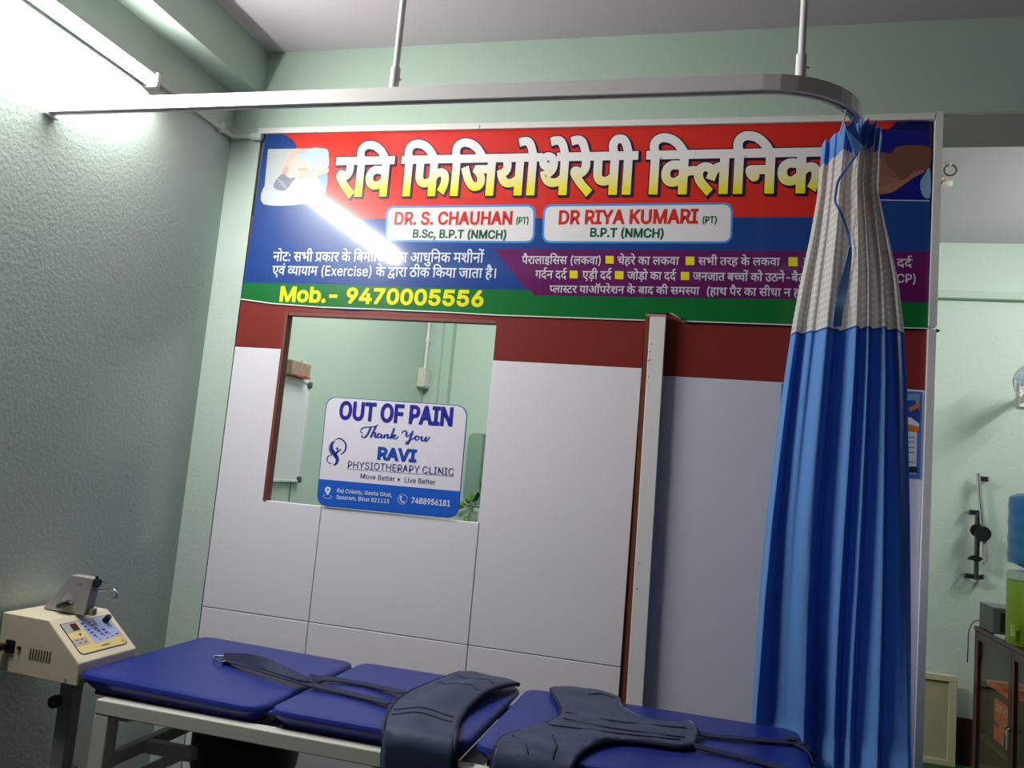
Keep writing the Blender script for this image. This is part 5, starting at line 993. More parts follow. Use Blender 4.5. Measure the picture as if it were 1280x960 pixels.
while y < max(ys): bmesh.ops.bisect_plane(bm, geom=bm.verts[:] + bm.edges[:] + bm.faces[:], plane_co=(0, y, 0), plane_no=(0, 1, 0)); y += 0.022
for v in bm.verts:
    wv = 0.0035 * sin(v.co.x * 38 + v.co.y * 11) + 0.0025 * sin(v.co.y * 47)
    q = drape(v.co.x, v.co.y, 0.006); q.z += max(0, wv); v.co = q
me = bpy.data.meshes.new('padded_body'); bmesh.ops.recalc_face_normals(bm, faces=bm.faces); bm.to_mesh(me); bm.free(); me.materials.append(NAVY)
o = bpy.data.objects.new('padded_body', me); COL.objects.link(o); setp(o, tbh)
zt = max(me.polygons, key=lambda p: p.center.z).normal.z
if zt < 0: me.flip_normals()
for p in me.polygons: p.use_smooth = True
solid(o, 0.011)
rimp = [drape(p.x, p.y, 0.006) + Vector((0, -0.001, 0.006)) for p in fo]
MB().tube(rimp, 0.0055, 8, closed=True).build('binding', NAVYEDGE, tbh, smooth=True)
for pts in ([(706, 896), (740, 903), (790, 910), (858, 916)], [(704, 904), (740, 912), (790, 920), (856, 928)], [(684, 912), (740, 919), (800, 926), (850, 931)], [(640, 926), (654, 935), (662, 950)], [(690, 926), (695, 940), (690, 955)], [(735, 874), (752, 872.5), (768, 878)]):
    P_ = [Vector((*flatpt(*q), 0)) for q in pts]; P_ = smooth_path(P_, 6)
    MB().tube([drape(p.x, p.y, 0.006) + Vector((0, 0, 0.0125)) for p in P_], 0.0022, 6).build('stitching', NAVYEDGE, tbh, smooth=True)
s1_ = smooth_path([top(866, 914, 0.008), top(885, 919), top(920, 922.5), top(960, 926), top(992, 928.5), top(1003, 931, 0.002)], 5)
MB().ribbon(s1_, 0.030, 0.003, (0.1, 1, 0)).build('strap', STRAP, tbh)
s2_ = smooth_path([top(868, 932, 0.008), top(890, 938), top(925, 946), top(960, 955), top(1000, 966, 0.002)], 5)
MB().ribbon(s2_, 0.030, 0.003, (0.2, 1, 0)).build('strap', STRAP, tbh)
e1 = [Vector((2.205, -0.35, BT + 0.006)), Vector((2.236, -0.40, BT + 0.006)), Vector((2.252, -0.43, BT - 0.012)), Vector((2.256, -0.45, BT - 0.08)), Vector((2.258, -0.46, BT - 0.22))]
MB().ribbon(smooth_path(e1, 5), 0.036, 0.003, (0.2, 1, 0)).build('end_strap', STRAP, tbh)
bk = MB(); bk.box(2.190, 2.214, -0.372, -0.334, BT + 0.009, BT + 0.015); bk.build('buckle', STEELD, tbh, bevel=0.003)
# ================================================================== TRACTION MACHINE
tm = thing('traction_machine', (0.16, -0.67, 0.0), 'cream traction machine with sloping control panel on a grey stand by the wall', 'traction machine')
MY0, MY1 = -0.786, -0.555
sec = [(0.022, 0.864), (0.182, 0.861), (0.302, 0.760), (0.304, 0.700), (0.040, 0.706), (0.024, 0.725)]
MB().prism([Vector((x, MY0, z)) for x, z in sec], (0, MY1 - MY0, 0)).build('body', CREAM, tm, bevel=0.004)
A_, B_ = Vector((0.182, MY0, 0.861)), Vector((0.302, MY0, 0.760))
ud = (B_ - A_).normalized(); yd = Vector((0, 1, 0)); nd = yd.cross(ud).normalized()
if nd.z < 0: nd = -nd
SL = (B_ - A_).length; SW = MY1 - MY0
def cp(s, t, k=1): return A_ + yd * SW * s + ud * SL * t + nd * (0.0004 * k + 0.0004)
pn = MB().prism(rrect(cp(0.10, 0.13, 0), cp(0.90, 0.13, 0), cp(0.92, 0.86, 0), cp(0.10, 0.86, 0), 0.016, which=(0, 0, 1, 1)), nd * 0.0006).build('control_panel', inkm(60, 58, 66), tm)
MB().flat(rrect(cp(0.11, 0.145, 3), cp(0.89, 0.145, 3), cp(0.908, 0.84, 3), cp(0.112, 0.84, 3), 0.015, which=(0, 0, 1, 1))).build('yellow_field', inkm(222, 200, 132), pn)
MB().flat([cp(0.11, 0.145, 4), cp(0.34, 0.145, 4), cp(0.34, 0.36, 4), cp(0.11, 0.36, 4)]).build('grey_field', inkm(170, 164, 162), pn)
MB().flat([cp(0.11, 0.50, 4), cp(0.345, 0.50, 4), cp(0.345, 0.67, 4), cp(0.11, 0.67, 4)]).build('grey_field', inkm(176, 168, 152), pn)
MB().flat([cp(0.37, 0.145, 4), cp(0.885, 0.145, 4), cp(0.90, 0.64, 4), cp(0.42, 0.69, 4)]).build('blue_field', inkm(174, 184, 226), pn)
MB().prism([cp(0.23, 0.18, 4), cp(0.335, 0.18, 4), cp(0.335, 0.33, 4), cp(0.23, 0.33, 4)], nd * 0.001).build('display', inkm(74, 28, 34), pn)
mk = MB(); mk2 = MB(); mk3 = MB()
def rec(mb, s, t, ws, wt): mb.flat([cp(s, t, 5), cp(s + ws, t, 5), cp(s + ws, t + wt, 5), cp(s, t + wt, 5)])
for c, s0 in enumerate((0.40, 0.525)):
    for r_ in range(5 if c == 0 else 5): rec(mk, s0 + 0.016 * r_, 0.20 + 0.075 * r_, 0.045, 0.045)
for r_ in range(2): rec(mk, 0.655 + 0.012 * r_, 0.42 + 0.075 * r_, 0.055, 0.04)
for q in ((0.48, 0.56), (0.50, 0.62), (0.61, 0.56), (0.63, 0.62), (0.70, 0.55), (0.72, 0.61), (0.16, 0.53), (0.24, 0.53), (0.18, 0.6), (0.27, 0.6)): rec(mk2, q[0], q[1], 0.045, 0.018)
rec(mk2, 0.60, 0.17, 0.018, 0.15); rec(mk2, 0.63, 0.17, 0.012, 0.17); rec(mk2, 0.48, 0.755, 0.14, 0.022); rec(mk2, 0.82, 0.58, 0.05, 0.03)
mk3.flat([cp(0.835, 0.79, 5), cp(0.885, 0.79, 5), cp(0.855, 0.70, 5)])
mk.build('blue_keys', inkm(50, 64, 170), pn); mk2.build('printed_marks', inkm(70, 70, 96), pn); mk3.build('warning_triangle', inkm(214, 150, 40), pn)
def knob(c, n, r, h, name, par):
    c, n = Vector(c), Vector(n).normalized(); MB().tube([c, c + n * h * 0.8, c + n * h], [r, r * 0.92, r * 0.75], 16).build(name, BLACKPL, par, smooth=True)
knob(cp(0.80, 0.26, 2), nd, 0.010, 0.022, 'knob', tm); knob(cp(0.285, 0.43, 3), nd, 0.003, 0.003, 'button', pn)
# end face: mains socket, plug, fuse and vents
ef = MY0 - 0.0005
sk = MB().box(0.052, 0.082, ef - 0.006, ef, 0.757, 0.793).build('mains_socket', BLACKPL, tm, bevel=0.002)
pg_ = MB().box(0.040, 0.066, ef - 0.032, ef - 0.0065, 0.766, 0.784).build('plug', BLACKPL, tm, bevel=0.004)
MB().tube(smooth_path([(0.045, ef - 0.034, 0.774), (0.025, ef - 0.06, 0.768), (0.012, ef - 0.05, 0.72), (0.010, ef - 0.02, 0.55), (0.010, -0.75, 0.2), (0.02, -0.75, 0.012)], 6), 0.004, 8).build('mains_cord', BLACKPL, pg_, smooth=True)
knob((0.098, ef, 0.775), (0, -1, 0), 0.0055, 0.006, 'fuse_holder', tm)
MB().lathe([(0.003, 0), (0.003, -0.003)], (0.266, ef, 0.712), 10, 'y').build('screw', CHROME, tm)
vt = MB()
for i in range(8): vt.box(0.134 + i * 0.0095, 0.1395 + i * 0.0095, ef - 0.0004, ef, 0.748, 0.778)
vt.build('vent_slots', mat('vent_dark', srgb(96, 86, 70), 0.7), tm)
# mast head
def mh(px, py, y=-0.69): return on(px, py, 1, y)
mp_ = [mh(89, 718.8), mh(117, 723.4), mh(104.7, 771.4), mh(53, 760.5)]
for p in mp_: p.z = max(p.z, 0.8632)
MB().prism(mp_, (0, 0.034, 0)).build('mast_head', GREYMET, tm, bevel=0.002)
lv = mh(82, 756.5, -0.695); yv = Vector((0, -1, 0))
MB().prism(disc(mh(85, 751, -0.691), (1, 0, 0), (0, 0, 1), 0.020, 24), (0, -0.0006, 0)).build('dial_plate', inkm(176, 176, 176), tm)
ld = MB(); ld.tube([mh(72, 758, -0.700), mh(79, 756, -0.701), mh(86, 754, -0.702), mh(90, 754.5, -0.702)], [0.0065, 0.0085, 0.009, 0.003], 12); ld.tube([mh(83, 755, -0.6905), mh(83, 755, -0.701)], 0.008, 12); ld.build('lever', BLACKPL, tm, smooth=True)
kp = mh(120, 728, -0.675); ks = MB()
ks.tube([mh(117.5, 728, -0.675), kp + Vector((0.012, 0, 0))], 0.011, 12); ks.tube([kp + Vector((0.001, 0, 0.018)), kp + Vector((0.006, 0, -0.014))], 0.005, 8); ks.build('tension_knob', BLACKPL, tm, smooth=True)
MB().lathe([(0.002, 0), (0.002, -0.003)], mh(100.5, 730, -0.6905), 10, 'y').build('screw', BLACKPL, tm)
MB().tube(smooth_path([mh(121, 723, -0.67), mh(127, 725.5, -0.67), mh(133.5, 728.5, -0.67)], 4), 0.0022, 8).build('pin', CHROME, tm, smooth=True)
hk_ = [mh(116, 739, -0.672), mh(124, 738, -0.672), mh(133, 738, -0.672), mh(141, 736.5, -0.672), mh(146, 741, -0.672), mh(145.5, 746, -0.672), mh(140, 749.5, -0.672), mh(133, 747.5, -0.672)]
MB().tube(smooth_path(hk_, 5), 0.0028, 10).build('hook', CHROME, tm, smooth=True)
MB().box(mh(112, 760, -0.675).x, mh(118, 760, -0.675).x, -0.680, -0.662, 0.864, 0.884).build('hook_block', mat('brass_block', srgb(136, 128, 108), 0.4), tm, bevel=0.002)
# stand
MB().box(0.185, 0.229, -0.712, -0.668, 0.06, 0.700).build('pole', GREYMET, tm, bevel=0.004)
MB().box(0.175, 0.239, -0.722, -0.658, 0.06, 0.44).build('pole_sleeve', GREYMET, tm, bevel=0.004)
kb = MB(); kc = on(69, 877, 1, -0.745)
for i in range(6):
    a = i * pi / 3 + 0.3; kb.tube([kc + Vector((0, 0, 0)), kc + Vector((cos(a) * 0.016, 0, sin(a) * 0.016))], 0.0085, 10)
kb.tube([kc + Vector((0, -0.010, 0)), kc + Vector((0, 0.010, 0))], 0.017, 16); kb.tube([kc, Vector((0.200, -0.72, kc.z))], 0.005, 8)
kb.build('clamp_knob', BLACKPL, tm, smooth=True)
bs = MB()
for a in (0.25, 1.15, -0.55, 2.4): 
    d = Vector((cos(a), sin(a), 0))
for (xa, ya, xb, yb) in ((0.03, -0.69, 0.34, -0.69), (0.207, -0.98, 0.207, -0.42)):
    if xa == xb: bs.box(xa - 0.02, xa + 0.02, ya, yb, 0.03, 0.062)
    else: bs.box(xa, xb, ya - 0.02, ya + 0.02, 0.03, 0.062)
bs.build('base', GREYMET, tm, bevel=0.004)
for q in ((0.05, -0.69), (0.32, -0.69), (0.207, -0.96), (0.207, -0.44)): MB().lathe([(0.018, 0.001), (0.02, 0.02), (0.016, 0.031)], (q[0], q[1], 0), 16).build('foot', BLACKPL, tm)

# dark padded stool pushed under the table
sx, sy = 0.63, -0.42
stl = thing('stool', (sx, sy, 0), 'dark round stool pushed under the head end of the table', 'stool')
MB().lathe([(0.14, 0.43), (0.156, 0.44), (0.16, 0.48), (0.16, 0.55), (0.15, 0.57), (0.12, 0.582), (0.01, 0.585)], (sx, sy, 0), 32).build('seat', mat('dark_maroon_vinyl', srgb(34, 22, 26), 0.5), stl, smooth=True)
for i in range(4):
    a = pi / 4 + i * pi / 2; MB().tube([(sx + cos(a) * 0.10, sy + sin(a) * 0.10, 0.435), (sx + cos(a) * 0.165, sy + sin(a) * 0.165, 0.002)], 0.011, 10).build('leg', STEELD, stl, smooth=True)

# ================================================================== THINGS SEEN THROUGH THE HATCH
def lw(px, py, x=0.0): return on(px, py, 0, x)
wb = thing('whiteboard', (0.02, 0.56, 1.10), 'white board hung on the left wall seen through the hatch', 'whiteboard')
y1 = lw(384, 480).y; zt_, zb_ = lw(384, 479).z, lw(371, 601).z
MB().box(0.003, 0.018, 0.29, y1 - 0.004, zb_ + 0.004, zt_ - 0.004).build('panel', mat('whiteboard_face', srgb(216, 216, 222), 0.35), wb)
f_ = MB(); f_.box(0.0025, 0.024, 0.285, y1, zt_ - 0.006, zt_ + 0.010); f_.box(0.0025, 0.024, 0.285, y1, zb_ - 0.006, zb_ + 0.006); f_.box(0.0025, 0.022, y1 - 0.006, y1 + 0.004, zb_, zt_); f_.box(0.0025, 0.022, 0.283, 0.293, zb_, zt_)
f_.build('frame', mat('board_frame', srgb(205, 206, 208), 0.35), wb, bevel=0.002)
for z in (zt_ - 0.012, zb_ + 0.004): MB().box(0.0022, 0.028, y1 - 0.028, y1 + 0.008, z - 0.012, z + 0.018).build('corner_cap', STEELD, wb, bevel=0.005)
MB().tube([(0.006, lw(362, 606).y, zb_ - 0.006), (0.006, lw(360, 628).y, 1.02)], 0.0018, 6).build('hanging_cord', BLACKPL, wb)
pk_ = thing('wall_switch_box', (0.03, 0.80, zt_ + 0.012), 'small brown wrapped box resting on the whiteboard top', 'box')
a_, b_ = lw(358, 462, 0.03), lw(382, 462, 0.03)
MB().box(0.0025, 0.06, a_.y, b_.y, zt_ + 0.0105, zt_ + 0.080).build('carton', mat('brown_wrap', srgb(172, 140, 122), 0.4, bump=(30, 0.4, 0.01), vary=(25, 0.6)), pk_, bevel=0.006)
MB().box(0.0025, 0.0610, a_.y + 0.03, b_.y + 0.0008, zt_ + 0.0103, zt_ + 0.018).build('red_strip', mat('red_tape', srgb(170, 60, 52), 0.5), pk_)
pv = MB(); pv.box(0.0022, 0.010, b_.y + 0.001, b_.y + 0.04, zt_ + 0.0105, zt_ + 0.10); pv.build('clear_sleeve', mat('pale_sleeve', srgb(206, 216, 208), 0.3), pk_)
pk_.name = 'wrapped_box'
wc = thing('wall_conduit', (0.012, 2.38, 2.0), 'white vertical conduit in the rear corner above the socket box', 'conduit')
MB().tube([(0.013, 2.395, 2.03), (0.013, 2.395, ZC - 0.001)], 0.011, 10).build('pipe', WHITEPL, wc, smooth=True)
MB().box(0.0005, 0.028, 2.382, 2.408, 2.215, 2.245).build('clip', WHITEPL, wc, bevel=0.003)
so = thing('socket_box', (0.02, 2.36, 1.90), 'white socket box on the wall under the conduit in the rear corner', 'socket box')
MB().box(0.001, 0.045, 2.30, 2.43, 1.90, 2.028).build('housing', mat('aged_plastic', srgb(206, 200, 186), 0.45), so, bevel=0.004)
MB().box(0.045, 0.050, 2.31, 2.42, 1.91, 2.018).build('face_plate', WHITEPL, so, bevel=0.002)
so.name = 'socket_box'
p0, p1 = on(587, 541, 1, YB - 0.012), on(585, 630, 1, YB - 0.012)
mi_ = thing('wall_mirror', (0.49, YB, p1.z), 'round cornered mirror over the wash basin seen through the hatch', 'mirror')
mx0, mx1, mz0, mz1 = p0.x - 0.006, 0.78, p1.z - 0.004, p0.z
q_ = rrect(Vector((mx0, YB - 0.012, mz1)), Vector((mx1, YB - 0.012, mz1)), Vector((mx1, YB - 0.012, mz0)), Vector((mx0, YB - 0.012, mz0)), 0.06)
MB().prism(q_, (0, 0.010, 0)).build('glass', mat('mirror_glass', srgb(188, 206, 198), 0.06, metal=1.0), mi_)
MB().tube(q_, 0.004, 8, closed=True).build('bevelled_rim', mat('rim_glass', srgb(170, 186, 178), 0.2), mi_, smooth=True)
ba = thing('wash_basin', (0.52, YB - 0.2, 0.78), 'white wash basin below the rear mirror', 'wash basin')
bm_ = MB(); bx0, bx1 = on(588, 640, 1, 2.2).x, 0.76
prof_ = []
bm_.lathe([(0.10, 0.82), (0.17, 0.90), (0.185, 1.00), (0.19, 1.045), (0.175, 1.05), (0.155, 1.01), (0.10, 0.93), (0.02, 0.91)], (0.55, 2.235, 0), 32); bm_.build('bowl', mat('white_ceramic', srgb(224, 224, 220), 0.15), ba, smooth=True)
MB().box(0.47, 0.63, 2.40, YB - 0.001, 0.80, 1.04).build('back_ledge', MATS['white_ceramic'], ba, bevel=0.012)
tp = MB(); tp.tube(smooth_path([(0.55, 2.425, 1.04), (0.55, 2.42, 1.13), (0.55, 2.37, 1.15), (0.55, 2.31, 1.11)], 5), 0.010, 10); tp.build('tap', CHROME, ba, smooth=True)
pd = MB(); pd.lathe([(0.075, 0.007), (0.06, 0.4), (0.085, 0.83)], (0.55, 2.30, 0), 20); pd.build('pedestal', MATS['white_ceramic'], ba, smooth=True)
# money plant in a jar on the basin ledge
pl = on(583, 636, 1, 2.34)
mp2 = thing('money_plant', (pl.x, 2.30, 1.05), 'small green leafy plant in a jar beside the rear wash basin', 'plant')
MB().lathe([(0.028, 1.02), (0.032, 1.03), (0.032, 1.08), (0.022, 1.10), (0.022, 1.115)], (pl.x + 0.02, 2.42, 0), 18).build('jar', mat('jar_glass', srgb(190, 205, 196), 0.1, trans=0.6), mp2, smooth=True)
MB().box(pl.x - 0.06, pl.x + 0.10, 2.385, YB - 0.001, 1.005, 1.0195).build('shelf', WHITEPL, mp2, bevel=0.003)
rnd = random.Random(3); lf = MB(); stm = MB()
for i in range(9):
    a = rnd.uniform(0, 2 * pi); base = Vector((pl.x + 0.02, 2.42, 1.11)); tip = base + Vector((cos(a) * rnd.uniform(0.02, 0.075), -abs(sin(a)) * 0.04 - 0.005, rnd.uniform(-0.03, 0.09)))
    stm.tube([base, (base + tip) / 2 + Vector((0, 0, 0.012)), tip], 0.0016, 6)
    d = (tip - base).normalized(); s_ = d.cross(Vector((0, -1, 0.3))).normalized(); L_ = rnd.uniform(0.035, 0.055)
    lf.add([tip, tip + d * L_ * 0.35 + s_ * L_ * 0.42, tip + d * L_ * 0.7 + s_ * L_ * 0.3, tip + d * L_, tip + d * L_ * 0.7 - s_ * L_ * 0.3, tip + d * L_ * 0.35 - s_ * L_ * 0.42, tip + d * L_ * 0.5 + Vector((0, -0.004, 0))], [(0, 1, 6), (1, 2, 6), (2, 3, 6), (3, 4, 6), (4, 5, 6), (5, 0, 6)])
stm.build('stem', mat('plant_stem', srgb(90, 130, 60), 0.6), mp2, smooth=True)
o = lf.build('leaves', mat('plant_leaf', srgb(96, 150, 62), 0.45), mp2, smooth=True); solid(o, 0.0008)

# ================================================================== RIGHT HAND REAR ROOM
# cupboard with glazed front
CX, CY0, CY1, CZ = 3.340, 1.06, 2.16, 0.80
MAHO = mat('dark_mahogany', srgb(66, 30, 26), 0.3, vary=(14, 0.75))
cb = thing('glazed_cupboard', (3.6, 1.7, 0), 'dark mahogany cupboard with glazed front and orange batteries inside', 'cupboard')
k_ = MB(); k_.box(CX, 3.80, CY0, CY1, CZ - 0.022, CZ); k_.box(CX + 0.004, 3.80, CY1 - 0.022, CY1, 0, CZ - 0.022); k_.box(CX + 0.004, 3.80, CY0, CY0 + 0.022, 0, CZ - 0.022); k_.box(3.782, 3.80, CY0 + 0.022, CY1 - 0.022, 0.0, CZ - 0.022); k_.box(CX + 0.03, 3.782, CY0 + 0.022, CY1 - 0.022, 0.02, 0.06); k_.box(CX + 0.03, 3.782, CY0 + 0.022, CY1 - 0.022, 0.245, 0.266); k_.box(CX + 0.026, CX + 0.03, CY0 + 0.022, CY1 - 0.022, 0.244, 0.268)
k_.build('carcass', MAHO, cb, bevel=0.002)
dr = MB(); 
for a0, a1 in ((CY0 + 0.024, 1.598), (1.602, CY1 - 0.024)):
    d_ = MB(); d_.box(CX + 0.004, CX + 0.024, a0, a0 + 0.035, 0.04, CZ - 0.026); d_.box(CX + 0.004, CX + 0.024, a1 - 0.035, a1, 0.04, CZ - 0.026); d_.box(CX + 0.004, CX + 0.024, a0 + 0.035, a1 - 0.035, 0.04, 0.08); d_.box(CX + 0.004, CX + 0.024, a0 + 0.035, a1 - 0.035, CZ - 0.066, CZ - 0.026)
    do = d_.build('door', MAHO, cb, bevel=0.002)
    MB().box(CX + 0.012, CX + 0.016, a0 + 0.0352, a1 - 0.0352, 0.0802, CZ - 0.0662).build('glass', GLASS, do)
    MB().lathe([(0.006, 0), (0.008, -0.012), (0.006, -0.018)], (CX + 0.004, a1 - 0.018 if a0 < 1.3 else a0 + 0.018, 0.42), 12, 'x').build('handle', CHROME, do)
# two inverter batteries in red and black
def battery(y0, y1, z0, x0, label):
    t = thing('battery', (x0 + 0.1, (y0 + y1) / 2, z0), label, 'battery', 'batteries in the cupboard')
    MB().box(x0, x0 + 0.17, y0, y1, z0, z0 + 0.248).build('case', BLACKPL, t, bevel=0.005)
    MB().box(x0 - 0.006, x0 + 0.176, y0 - 0.006, y1 + 0.006, z0 + 0.2485, z0 + 0.276).build('lid', mat('battery_red', srgb(236, 86, 44), 0.4), t, bevel=0.005)
    xf = x0 - 0.0008; W_ = y1 - y0
    def q(s, h): return Vector((xf, y1 - s * W_, z0 + h))
    lb = MB().flat([q(0.24, 0.212), q(0.74, 0.212), q(0.74, 0.012), q(0.24, 0.012)]).build('label', inkm(240, 92, 44), t)
    xf -= 0.0006; MB().flat([q(0.62, 0.10), q(0.74, 0.13), q(0.74, 0.03), q(0.70, 0.012), q(0.50, 0.012)]).build('label_swoosh', inkm(206, 202, 192), t)
    xf -= 0.0003; MB().flat([q(0.58, 0.09), q(0.64, 0.07), q(0.64, 0.012), q(0.54, 0.012)]).build('label_bottle', inkm(40, 30, 36), t)
    MB().flat([q(0.25, 0.105), q(0.40, 0.098), q(0.40, 0.08), q(0.25, 0.086)]).build('label_badge', inkm(60, 50, 110), t)
    mb = MB(); text(mb, 'liv', q(0.27, 0.155), q(0.71, 0.155), q(0.27, 0.190), 677, 0.0006); mb.build('label_lettering', inkm(226, 218, 206), t, keep=True)
    return t
battery(1.645, 2.10, 0.2665, 3.395, 'orange and black battery nearer the glass in the cupboard')
battery(1.615, 2.07, 0.2665, 3.592, 'orange and black battery at the back of the cupboard')
# grey box on the cupboard
gb = thing('grey_machine_box', (3.45, 2.0, CZ), 'dark grey metal box on the far end of the cupboard', 'box')
MB().box(3.352, 3.56, 1.90, 2.12, CZ + 0.001, CZ + 0.125).build('case', mat('dark_grey_case', srgb(80, 86, 84), 0.5), gb, bevel=0.004)
MB().box(3.385, 3.54, 1.898, 1.8995, CZ + 0.014, CZ + 0.108).build('recess', BLACKPL, gb)
MB().box(3.352, 3.56, 1.899, 2.121, CZ + 0.1255, CZ + 0.131).build('lid', mat('dark_grey_lid', srgb(104, 110, 106), 0.5), gb, bevel=0.002)
cb2 = MB(); cb2.tube(smooth_path([(3.40, 2.1215, CZ + 0.03), (3.36, 2.20, CZ + 0.02), (3.325, 2.19, CZ - 0.03), (3.318, 2.175, CZ - 0.12), (3.32, 2.19, CZ - 0.2)], 5), 0.003, 8); cb2.build('cord', mat('red_cord', srgb(96, 50, 44), 0.5), gb, smooth=True)
# water bottle and dispenser
wx, wy = 3.478, 1.62
dp = thing('water_dispenser', (wx, wy, CZ), 'lime green water dispenser pot on the cupboard', 'water dispenser')
zt2 = on(1262, 712, 1, wy).z; zbt = on(1258, 616, 1, wy).z
MB().lathe([(0.145, CZ + 0.001), (0.150, CZ + 0.01), (0.150, zt2 - 0.05), (0.147, zt2 - 0.045)], (wx, wy, 0), 40).build('pot', mat('lime_plastic', srgb(112, 142, 10), 0.35), dp, smooth=True)
MB().lathe([(0.147, zt2 - 0.0445), (0.152, zt2 - 0.04), (0.150, zt2 - 0.004), (0.10, zt2), (0.05, zt2 - 0.02)], (wx, wy, 0), 40).build('collar', mat('clear_grey_plastic', srgb(160, 176, 170), 0.25), dp, smooth=True)
ta = MB(); tv = Vector((-0.86, -0.5, 0)).normalized(); tb_ = Vector((wx, wy, CZ + 0.075)) + tv * 0.149
ta.tube([tb_, tb_ + tv * 0.03], 0.010, 12); ta.tube([tb_ + tv * 0.026 + Vector((0, 0, 0.022)), tb_ + tv * 0.026 + Vector((0, 0, -0.028))], 0.011, 12); ta.build('tap', mat('pale_tap', srgb(160, 190, 110), 0.35), dp, smooth=True)
wbz = thing('water_bottle', (wx, wy, zt2), 'large blue ribbed water bottle upside down on the green dispenser', 'water bottle')
pr_ = [(0.05, zt2 - 0.018), (0.055, zt2 + 0.003), (0.125, zt2 + 0.030)]
H = zbt - zt2
for i in range(24):
    t = i / 23; pr_.append((0.150 - 0.003 * (0.5 + 0.5 * cos(2 * pi * t * 4)), zt2 + 0.035 + (H - 0.055) * t))
pr_ += [(0.138, zbt - 0.010), (0.12, zbt - 0.002), (0.02, zbt)]
MB().lathe(pr_, (wx, wy, 0), 40).build('jar', mat('blue_bottle', srgb(52, 122, 190), 0.2, trans=0.35), wbz, smooth=True)
MB().lathe([(0.06, zbt - 0.004), (0.118, zbt + 0.0005), (0.10, zbt + 0.004), (0.02, zbt + 0.002)], (wx, wy, 0), 32).build('base_rim', mat('greyish_bottle_base', srgb(130, 140, 165), 0.35), wbz, smooth=True)
# papers under the dispenser
MB_ = MB().box(3.345, 3.50, 1.72, 1.86, CZ + 0.0008, CZ + 0.006).build('paper_sheets', inkm(190, 192, 190)); tag(MB_, 'white papers lying on the cupboard between box and dispenser', 'papers')
# cream framed board leaning on the far wall
cbx = thing('cream_board', (3.2, YB - 0.09, 0.007), 'cream framed board standing on the floor against the far wall', 'board')
pb_ = MB(); yb0 = YB - 0.095; pbx1 = 3.320
pb_.box(2.70, pbx1, yb0, yb0 + 0.030, 0.455, 0.49); pb_.box(2.70, pbx1, yb0, yb0 + 0.030, 0.0075, 0.04); pb_.box(2.70, 2.735, yb0, yb0 + 0.030, 0.04, 0.455); pb_.box(pbx1 - 0.04, pbx1, yb0, yb0 + 0.030, 0.04, 0.455)
pb_.build('frame', mat('cream_frame', srgb(206, 200, 168), 0.5), cbx, bevel=0.003)
MB().box(2.735, pbx1 - 0.04, yb0 + 0.012, yb0 + 0.026, 0.04, 0.455).build('panel', mat('tan_panel', srgb(186, 176, 142), 0.55), cbx)
MB().box(2.70, pbx1, yb0 + 0.031, YB - 0.0145, 0.40, 0.44).build('rear_batten', mat('cream_frame', srgb(206, 200, 168), 0.5), cbx)
# shoulder exercise bracket on the far wall
YW = YB - 0.055
def bw(px, py, y=YW): return on(px, py, 1, y)
ex = thing('shoulder_exerciser', (3.41, YB, 1.03), 'black and chrome shoulder exercise arm fixed to the far wall', 'exercise device')
MB().tube([bw(1222.5, 592), bw(1229, 668, YW - 0.03)], 0.013, 12).build('upper_rod', CHROME, ex, smooth=True)
MB().tube([bw(1222, 640), bw(1220, 725)], 0.013, 12).build('lower_rod', STEELD, ex, smooth=True)
kc = bw(1228, 667, YW - 0.045); MB().tube([kc + Vector((0, 0.035, 0)), kc, kc + Vector((0, -0.02, 0))], [0.030, 0.045, 0.040], 24).build('friction_knob', BLACKPL, ex, smooth=True)
k2 = bw(1221, 663, YW - 0.02); MB().tube([k2, k2 + Vector((0, -0.015, 0))], 0.036, 20).build('friction_disc', BLACKPL, ex, smooth=True)
MB().tube([bw(1231, 675, YW - 0.03), bw(1231.5, 700, YW - 0.03), bw(1227, 704, YW - 0.03)], 0.013, 12).build('handle_grip', GREYMET, ex, smooth=True)
MB().tube([bw(1223, 676, YW - 0.02), bw(1222, 700, YW - 0.02)], 0.008, 10).build('inner_rod', BLACKPL, ex, smooth=True)
hd = bw(1220, 702, YW - 0.02); dm = MB(); dm.prism(disc(hd, (1, 0, 0), (0, 0, 1), 0.040, 16, 0.034, 0, pi * 1.001), (0, 0.02, 0)); dm.build('half_disc', BLACKPL, ex)
for pts in (((1222, 598), (1236, 599)), ((1211, 640), (1223, 641)), ((1205, 719), (1219, 721)), ((1218, 722), (1230, 721))):
    a, b2 = bw(*pts[0]), bw(*pts[1]); m_ = MB(); d = (b2 - a)
    m_.obox((a + b2) / 2, d * 0.5, (0, 0.007, 0), (0, 0, 0.014)); e_ = a if pts[0][0] < 1222 and pts[0][0] != 1218 else b2
    ow = m_.build('mount_lug', BLACKPL, ex, bevel=0.004)
    MB().tube([Vector((e_.x, YW - 0.009, e_.z)), Vector((e_.x, YB - 0.0005, e_.z))], 0.0075, 10).build('bolt', CHROME, ow, smooth=True)
